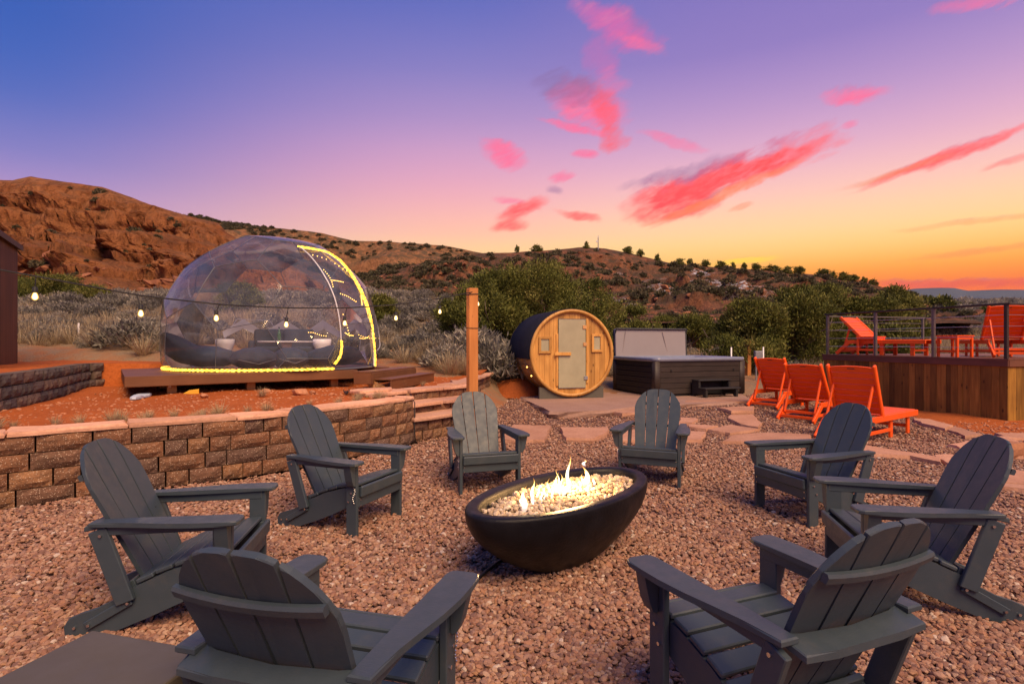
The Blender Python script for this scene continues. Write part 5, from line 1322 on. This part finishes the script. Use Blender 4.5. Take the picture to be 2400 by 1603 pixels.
put('frame_edge', B().bar((-.333, -.012, door[2]), (-.333, -.012, door[3]), .006, .014).bar((.333, -.012, door[2]), (.333, -.012, door[3]), .006, .014).bar((-.333, -.012, door[3]+.004), (.333, -.012, door[3]+.004), .014, .008).bar((-.333, -.012, door[2]-.004), (.333, -.012, door[2]-.004), .014, .008).mesh('frame_edge', M['grey']), None, dr)
for (x0, x1, z0, z1) in ((-.80, -.50, -.005, .375), (.48, .75, .02, .44)):
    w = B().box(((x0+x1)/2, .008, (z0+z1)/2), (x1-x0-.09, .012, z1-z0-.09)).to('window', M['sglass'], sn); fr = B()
    for (cx, cz, sx, sz) in (((x0+x1)/2, z1-.027, x1-x0, .055), ((x0+x1)/2, z0+.027, x1-x0, .055), (x0+.027, (z0+z1)/2, .055, z1-z0-.112), (x1-.027, (z0+z1)/2, .055, z1-z0-.112)): fr.box((cx, -.005, cz), (sx, .035, sz), None, .003)
    put('window_frame', fr.mesh('window_frame', M['saunawood']), None, w)
B().box((-.36, .0, -.16), (.05, .03, 1.2), None, .004).to('door_jamb', M['saunawood'], sn); B().box((.37, .0, 0.05), (.05, .03, 1.5), None, .004).to('door_jamb', M['saunawood'], sn)
for y in (.06, 1.7): B().prism([(-.78, ZS-SZ), (.78, ZS-SZ), (.78, -.78), (.62, -.80)]+[(SR*1.0*math.sin(a), -SR*math.cos(a)) for a in np.linspace(.62, -.62, 13)]+[(-.62, -.80), (-.78, -.78)], lambda p, q, d, y=y: Vector((p, y+d, q)), .10).to('cradle', simple('cradle_grey', (.10, .095, .075), .7), sn)
fs = thing('solar_light_string', 'four tiny warm bulbs hanging along the lower side of the barrel sauna', 'light string', (SCn.x, SCn.y, SZ), sn.rotation_euler.z)
lps = [(-.98, 1.75, -.30), (-.99, 1.5, -.47), (-.985, .12, -.32), (-.90, .05, -.52)]
B().tube(smooth_pts([Vector((-1.04, 1.9, -.16)), Vector((-1.01, 1.6, -.36)), Vector((-1.03, .9, -.30)), Vector((-1.03, .1, -.24)), Vector((-.92, .03, -.5))], 24), .005, 5).to('wire', M['black'], fs)
for p in lps: B().ball((p[0]-.06, p[1], p[2]), .018, 2).to('bulb', M['fairy'], fs)

# ================================================================== HOT TUB
TO = Vector((3.38, 13.12)); te = Vector((.946, .324)).normalized()
tb = thing('hot_tub', 'rectangular hot tub with dark brown plank sides and shiny grey rim', 'hot tub', (TO.x, TO.y, ZS), math.atan2(te.y, te.x))
TW, TD, TH = 2.66, 2.05, .93
B().box((TW/2, TD/2, .43), (TW-.14, TD-.14, .84)).to('core', M['tubdark'], tb)
nr = 6; ph = (.845-.05)/nr
for i in range(nr):
    z = .05+ph*i+ph/2
    B().box((TW/2, .045, z), (TW-.34, .03, ph-.010), None, .004).to('side_plank', M['tubpanel'], tb); B().box((TW/2, TD-.045, z), (TW-.34, .03, ph-.010), None, .004).to('side_plank', M['tubpanel'], tb)
    for x in (.045, TW-.045): B().box((x, TD/2, z), (.03, TD-.34, ph-.010), None, .004).to('side_plank', M['tubdark'], tb)  # end planks coloured darker than the front, shade of these faces painted in
for x, y in ((0, 0), (1, 0), (0, 1), (1, 1)):
    cx, cy_ = (.09 if x == 0 else TW-.09), (.09 if y == 0 else TD-.09)
    B().rings([[(cx+.085*np.sign(math.cos(a))*abs(math.cos(a))**.5, cy_+.085*np.sign(math.sin(a))*abs(math.sin(a))**.5, z) for a in np.linspace(0, 2*math.pi, 20, endpoint=False)] for z in (.02, .845)], cap0=True, cap1=True).to('corner_post', M['tubpanel'], tb, True)
B().box((TW/2, TD/2, .012), (TW-.08, TD-.08, .03)).to('base', M['black'], tb)
def rrect(w, d, z, r_=.16, n_=6):
    out = []
    for (cx, cy_, a0) in ((w/2-r_, d/2-r_, 0), (-w/2+r_, d/2-r_, 90), (-w/2+r_, -d/2+r_, 180), (w/2-r_, -d/2+r_, 270)):
        for k in range(n_): a = R(a0+90*k/(n_-1)); out.append((TW/2+cx+r_*math.cos(a), TD/2+cy_+r_*math.sin(a), z))
    return out
B().rings([rrect(TW-.02, TD-.02, .835), rrect(TW+.03, TD+.03, .855), rrect(TW+.04, TD+.04, .895), rrect(TW+.01, TD+.01, TH), rrect(TW-.25, TD-.25, TH+.004), rrect(TW-.36, TD-.36, TH-.03), rrect(TW-.5, TD-.5, TH-.25), rrect(TW-.6, TD-.6, TH-.6)], cap1=True).to('acrylic_shell', M['acrylic'], tb, True)
put('water', B().rings([rrect(TW-.41, TD-.41, TH-.09)], cap1=True).mesh('water', simple('tub_water', (.10, .16, .20), .05, .6, 0, .05, bst=.1)), None, tb)
for x in (.47, TW-.36): B().box((x, .022, .62), (.035, .02, .05), None, .004).to('latch', M['black'], tb)
cv = thing('tub_cover', 'pale grey folded hot tub cover standing upright behind the tub', 'cover', (TO.x+te.x*.10-te.y*2.0, TO.y+te.y*.10+te.x*2.0, ZS), math.atan2(te.y, te.x))
B().box((1.08, .0, 1.23), (2.24, .09, .87), Matrix.Rotation(-.05, 3, 'X'), .02, 2).to('cover_half', M['coverpale'], cv); B().box((1.08, .13, 1.24), (2.16, .10, .82), Matrix.Rotation(-.05, 3, 'X'), .02, 2).to('cover_half', M['coverdark'], cv)
B().box((2.20, .06, 1.23), (.13, .2, .82), Matrix.Rotation(-.05, 3, 'X'), .05, 3).to('cover_fold', M['coverdark'], cv, True)
B().tube([(-.03, -.05, 1.665), (2.2, -.05, 1.665)], .022, 8).to('lifter_bar', M['coverdark'], cv)
for x in (-.03, 2.23): B().tube([(x, -.05, 1.665), (x, .1, 1.2), (x, -.1, .75)], .018, 8).to('lifter_arm', M['coverdark'], cv)
B().prism([(0.0, .86), (.14, 1.60), (.16, 1.60), (.03, .86)], lambda p, q, d: Vector((.12+p, -.052+d, q)), .006).prism([(1.62, .86), (1.42, 1.60), (1.44, 1.60), (1.66, .86)], lambda p, q, d: Vector((p, -.052+d, q)), .006).to('strap', simple('cover_crease', (.30, .26, .265), .6), cv)
ss = thing('spa_steps', 'two tread black resin steps in front of the hot tub', 'steps', (TO.x+te.x*1.02+te.y*.02, TO.y+te.y*1.02-te.x*.02, ZS), math.atan2(te.y, te.x))
for x in (.03, .90):
    B().prism([(0, 0), (0, .37), (-.26, .37), (-.26, .19), (-.52, .19), (-.52, 0), (-.44, 0), (-.40, .07), (-.12, .07), (-.08, 0)], lambda p, q, d, x=x: Vector((x+d, p, q)), .06, .006).to('side_frame', M['spastep'], ss)
B().box((.465, -.14, .385), (.95, .28, .035), None, .008).to('tread', M['spastep'], ss); B().box((.50, -.40, .205), (1.02, .27, .035), None, .008).to('tread', M['spastep'], ss); B().box((.465, -.02, .2), (.84, .03, .3)).to('back_panel', M['black'], ss)
# small posts and boxes right of the tub
p = gp(1759, 908, .05); q = thing('cedar_stub_post', 'short orange cedar post at the right corner of the hot tub', 'post', (p.x+.05, p.y+.3, .0), .3); zt = at(1757, 803, p.y+.3).z
B().box((0, 0, zt/2), (.135, .135, zt+.1), None, .006).to('post_timber', M['postwood'], q)
p = at(1777, 840, 16.3); q = thing('electrical_box', 'grey electrical box on a conduit behind the short cedar post', 'electrical box', (p.x, p.y, .1))
B().box((0, 0, p.z+.02-.1+.08), (.22, .12, .24), None, .01).to('box_body', M['grey'], q); B().box((0, -.065, p.z+.0), (.19, .012, .20), None, .004).to('box_door', M['grey'], q)
B().tube([(-.06, 0, 0), (-.06, 0, p.z-.1)], .022, 8).to('conduit', M['grey'], q); B().tube([(.06, 0, 0), (.06, 0, p.z-.1)], .022, 8).to('conduit', M['grey'], q)
for i, (u, v0_, v1_, lb) in enumerate([(1714, 845, 814, 'white pipe stub rising just behind the hot tub rim'), (1789, 845, 813, 'white pipe stub beside the grey electrical box')]):
    a = at(u, v0_, 16.6); b_ = at(u, v1_, 16.6); tag(B().tube([(a.x, a.y, .05), tuple(b_)], .022, 8).to('pipe_stub', M['white'], smooth=True), lb, 'pipe')

# ================================================================== RAISED DECK
DCn = Vector((8.98, 10.05)); dl = Vector((-.25, .968)).normalized(); dw = Vector((dl.y, -dl.x)); DLn, DWd, DZ = 4.2, 5.2, 1.136
dk = thing('raised_deck', 'raised wooden deck with vertical board skirt and cable railing', 'deck', (DCn.x, DCn.y, 0), math.atan2(dl.y, dl.x))
# local x along the front edge (away from the viewer), local -y into the deck (to the right)
rs = random.Random(3); x = 0.0
while x < DLn-.01:
    w = min(rs.choice([.138, .138, .14, .09, .19]), DLn-x); B().box((x+w/2, -.012-rs.uniform(0, .006), .52), (w-.004, .02, 1.10), None, .002).to('skirt_board', M['skirt'], dk); x += w
x = 0.0
while x < DWd-.01:
    w = min(rs.choice([.138, .14, .19]), DWd-x); B().box((-.0+.012+rs.uniform(0, .006), -x-w/2-.03, .52), (.02, w-.004, 1.10), None, .002).to('skirt_board', M['skirt'], dk); x += w
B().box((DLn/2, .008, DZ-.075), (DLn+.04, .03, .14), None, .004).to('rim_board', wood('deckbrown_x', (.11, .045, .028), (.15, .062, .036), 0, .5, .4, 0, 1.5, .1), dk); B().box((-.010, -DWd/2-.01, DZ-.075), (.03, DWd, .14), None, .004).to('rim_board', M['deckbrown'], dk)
nb = 36
for i in range(nb): B().box((DLn/2, .03-(i+.5)*DWd/nb, DZ-.0125), (DLn+.06, DWd/nb-.006, .024), None, .002).to('deck_board', M['deckbrown'], dk)
PX = [.04, 1.386, 2.735, 4.10]; RT = .985
for i, x in enumerate(PX): B().box((x, -.03, DZ+RT/2), (.055, .055, RT), None, .003).to('rail_post', M['steel'] if i else M['railtop'], dk)
B().box((DLn/2-.02, -.03, DZ+RT+.015), (DLn+.02, .065, .035), None, .004).to('top_rail', M['railtop'], dk)
for z in (.20, .40, .60, .80): B().tube([(0, -.03, DZ+z), (DLn-.06, -.03, DZ+z)], .0045, 5).to('rail_cable', M['cable'], dk)
for y in (-1.55, -3.1): B().box((4.10, y, DZ+.47), (.05, .05, .94), None, .003).to('rail_post', M['steel'], dk)
B().box((4.10, -1.6, DZ+.955), (.055, 3.1, .03), None, .004).to('top_rail', M['steel'], dk)
for z in (.20, .40, .60, .80): B().tube([(4.10, -.06, DZ+z), (4.10, -3.1, DZ+z)], .0045, 5).to('rail_cable', M['cable'], dk)
for y in (-1.5, -3.0): B().box((.04, y, DZ+RT/2), (.055, .055, RT), None, .003).to('rail_post', M['railtop'], dk)
B().box((.04, -1.6, DZ+RT+.012), (.06, 3.1, .03), None, .004).to('top_rail', M['railtop'], dk)
for z in (.20, .40, .60, .80): B().tube([(.04, -.06, DZ+z), (.04, -3.1, DZ+z)], .0045, 5).to('rail_cable', M['cable'], dk)

# ================================================================== ORANGE LOUNGERS AND SIDE TABLES
def make_lounger(bang, label, loc, rz, group):
    """origin: ground midway between the slanted rear feet, y towards the foot end"""
    m = M['orange']; t = thing('sun_lounger', label, 'lounger', loc, rz, group); W = .32; hz = .34; hy = .66
    for s in (-1, 1):
        B().box((s*W, 1.12, hz-.03), (.035, 1.72, .09), None, .006).to('side_rail', m, t)
        B().bar((s*W, .0, .02), (s*W, .33, hz-.03), .036, .085, (0, 0, 1), .005).to('rear_leg', m, t)
        B().box((s*(W-.036), 1.05, (hz-.05)/2), (.034, .085, hz-.05), None, .005).to('middle_leg', m, t)
        B().box((s*(W-.036), 1.70, (hz-.05)/2), (.034, .085, hz-.05), None, .005).to('front_leg', m, t)
        B().box((s*(W-.03), .58, .12), (.026, .98, .05), None, .004).to('leg_brace', m, t)
    for y in (.07, .20): B().box((0, y, .085 if y < .1 else .16), (.60, .03, .05), None, .004).to('cross_bar', m, t)
    B().box((0, 1.70, .12), (.58, .03, .05), None, .004).to('cross_bar', m, t)
    for i in range(13): B().box((0, hy+.05+i*.100, hz+.012), (.60, .094, .022), None, .004).to('seat_slat', m, t)
    up = Vector((0, -math.cos(bang), math.sin(bang))); o = Vector((0, hy, hz+.02)); nr_ = Vector((0, math.sin(bang), math.cos(bang))); LB = .78
    for s in (-1, 1):
        B().bar(o+Vector((s*W, 0, 0))-up*.03, o+Vector((s*W, 0, 0))+up*(LB+.01), .042, .075, tuple(nr_), .012).to('back_rail', m, t)
        B().bar(o+Vector((s*(W-.05), 0, 0))+up*.47-nr_*.03, Vector((s*(W-.05), .16, .15)), .026, .045, (1, 0, 0) if False else tuple(nr_), .004).to('back_strut', m, t)
    RM = Matrix((Vector((1, 0, 0)), nr_*-1, up)).transposed()
    nbk = 8
    for i in range(nbk):
        tpos = (i+.5)*(LB-.03)/nbk+.01
        if i < nbk-1: B().box(o+up*tpos+nr_*.008, (.595, .020, (LB-.03)/nbk-.006), RM, .004).to('back_slat', m, t)
        else:
            h0 = (LB-.03)/nbk
            out = [(-.297, -h0/2+.003), (.297, -h0/2+.003)]+[(q*.297, h0/2-.012+.022*(1-q*q)) for q in np.linspace(1, -1, 9)]
            sl_ = B().prism(out, lambda p, q, d: o+up*(tpos+q)+nr_*(.008+d)+Vector((p, 0, 0)), .020, .003).to('back_slat', m, t)
            put('grip_slot', B().box(o+up*(tpos+.018)-nr_*.0035, (.10, .004, .014), RM, .001).mesh('grip_slot', M['shedtrim']), None, sl_)
    return t
ax3 = math.atan2(.585, .811)-math.pi/2
def lpos(x, y, back, rz): return (x, y, gz(x, y) if inpoly([x], [y], GRAVEL)[0] else 0)
ax = Vector((.811, .585)); lat = Vector((.585, -.811))
# the near one: its right middle leg stands at (5.72, 8.36)
c3 = Vector((5.72, 8.38))-ax*1.05-lat*.284
GL = 'orange loungers on the gravel'
make_lounger(R(69), 'orange slatted sun lounger on gravel with its long seat in view, by the grey chair', (c3.x, c3.y, gz(c3.x, c3.y)), ax3, GL)
make_lounger(R(60), 'orange slatted sun lounger standing between the two others on the gravel', (5.10, 10.0, gz(5.1, 10.0)), math.atan2(.60, .80)-math.pi/2, GL)
make_lounger(R(60), 'orange slatted sun lounger beside the hot tub and short cedar post', (5.18, 11.5, gz(5.18, 11.5)), math.atan2(.57, .82)-math.pi/2, GL)
GD = 'orange loungers on the raised deck'
a_ = Vector((.47, -.88)).normalized()
make_lounger(R(45), 'orange sun lounger side on at the far end of the raised deck', (8.38, 14.0, DZ), math.atan2(a_.y, a_.x)-math.pi/2, GD)
a_ = Vector((.40, .92)).normalized()
make_lounger(R(60), 'orange sun lounger with its back turned behind the deck corner post', (9.78, 10.78, DZ), math.atan2(a_.y, a_.x)-math.pi/2, GD)
def side_table(label, loc, rz):
    m = M['orange']; t = thing('side_table', label, 'side table', loc, rz, 'orange side tables on the deck')
    for i in range(5): B().box((0, -.18+i*.09, .43), (.46, .084, .022), None, .004).to('top_slat', m, t)
    for sx in (-1, 1):
        for sy in (-1, 1): B().box((sx*.19, sy*.19, .21), (.045, .045, .42), None, .004).to('leg', m, t)
    for s in (-1, 1):
        B().box((s*.19, 0, .12), (.025, .34, .045), None, .003).to('stretcher', m, t); B().box((s*.19, 0, .39), (.022, .34, .055), None, .003).to('apron', m, t); B().box((0, s*.19, .39), (.34, .022, .055), None, .003).to('apron', m, t)
p = gp(2038, 831, DZ); side_table('small orange side table beside the side on lounger on the deck', (8.55, 13.22, DZ), .5)
side_table('small orange side table behind the middle railing posts of the deck', (9.06, 11.35, DZ), .25)
# loose blocks by the path on the right
bs = thing('stone_block', 'orange tan sandstone block beside the path behind the side on grey chair', 'stone block', tuple(gp(2385, 1078, .0)), .4)
put('stone', rough_block(.34, .2, .3, 9), M['redrock'], bs)

# ================================================================== SMALL LOOSE STUFF
rsl = np.random.RandomState(21)
def litter(name, n, gen, src, lab, cat, smin, smax):
    P_, S_, R_ = [], [], []
    while len(P_) < n:
        p = gen()
        if p is None: continue
        P_.append(p); S_.append(rsl.uniform(smin, smax)); R_.append((rsl.uniform(-.3, .3), rsl.uniform(-.3, .3), rsl.uniform(0, 6.28)))
    scatter(name, P_, R_, S_, src, lab, cat)
TPOLY = [(x-.35, y+.3) for x, y in WALL[1:-1]]+[(-1.6, 9.6), (-1.3, 11.4), (-1.2, 13.2), (-6.4, 13.2), (-7.2, 10.4), (-6.0, 6.6), (-5.4, 4.8)]
def gterr():
    x, y = rsl.uniform(-7.5, -1), rsl.uniform(4, 13.3)
    if not inpoly([x], [y], TPOLY)[0]: return None
    return (x, y, .612+.03*fbm(x*.7, y*.7)+.025*noise.noise(Vector((x*2.5, y*2.5, 1)))+.16*float(sst(10.5, 14, y))*float(sst(-3.5, -1.2, x)))
litter('soil_pebbles', 2600, gterr, stone_sources('soil_stone', M['redrock'], 4, 2, .6), 'small red stones strewn over the terrace soil', 'stones', .005, .022)
def gdirt():
    x, y = rsl.uniform(7.4, 10), rsl.uniform(4, 10)
    if not inpoly([x], [y], [(7.5, 10.4), (7.4, 8.7), (7.45, 7.8), (8.0, 5.9), (8.5, 4), (10, 4), (10, 9.5), (8.9, 10.0)])[0]: return None
    return (x, y, .035*fbm(x*.8, y*.8)-.012+.03*float(sst(7.5, 8.8, x)))
litter('dirt_pebbles', 1500, gdirt, stone_sources('dirt_stone', M['redrock'], 4, 2, .6), 'small stones on the dirt beside the raised deck', 'stones', .006, .028)
tw = []
for k in range(4):
    b = B(); b.tube([(-.5, 0, 0), (-.1, .06*k-.1, .03), (.3, .02, .02), (.5, -.05*k, .05)], [.012, .018, .015, .006], 4); me = b.mesh('twig', M['lumber' if k % 2 else 'bark']); tw.append(bpy.data.objects.new('twig_src_%d' % k, me))
def ggrav():
    y = rsl.uniform(1.2, 11); x = rsl.uniform(-1, 1)*y
    if not inpoly([x], [y], GRAVEL)[0]: return None
    return (x, y, gz(x, y)+.014)
litter('twigs', 420, ggrav, tw, 'dry twigs and straw scattered over the gravel', 'twigs', .03, .10)
weeds = [bpy.data.objects.new('weed_src_%d' % k, m_) for k, m_ in enumerate(grasses)]
def gweed():
    if rsl.uniform() < .55:
        p, d = path_at(WALL, rsl.uniform(.5, 7.2)); n_ = Vector((-d.y, d.x)); p = p+n_*rsl.uniform(.38, .8); return (p.x, p.y, .61)
    x, y = rsl.uniform(-7, -1.5), rsl.uniform(8.5, 13); return (x, y, .61) if inpoly([x], [y], TPOLY)[0] and (Vector((x, y))-Vector(DOMEC)).length > 2.6 else None
litter('dry_weeds', 46, gweed, weeds, 'small tufts of dry weeds on the terrace soil', 'weeds', .12, .34)

# ================================================================== AIR
hz_ = put('haze', B().box((0, 2080, 149.5), (18400, 4480, 301)).mesh('haze'), None, kind='stuff')
hz_.data.materials.append(mat('haze_air', lambda t: t.n('ShaderNodeOutputMaterial', {'Volume': t.n('ShaderNodeVolumePrincipled', {'Color': (.72, .82, .98, 1), 'Density': .00003, 'Anisotropy': .2})})))
tag(hz_, 'thin evening haze over the whole landscape', 'haze')
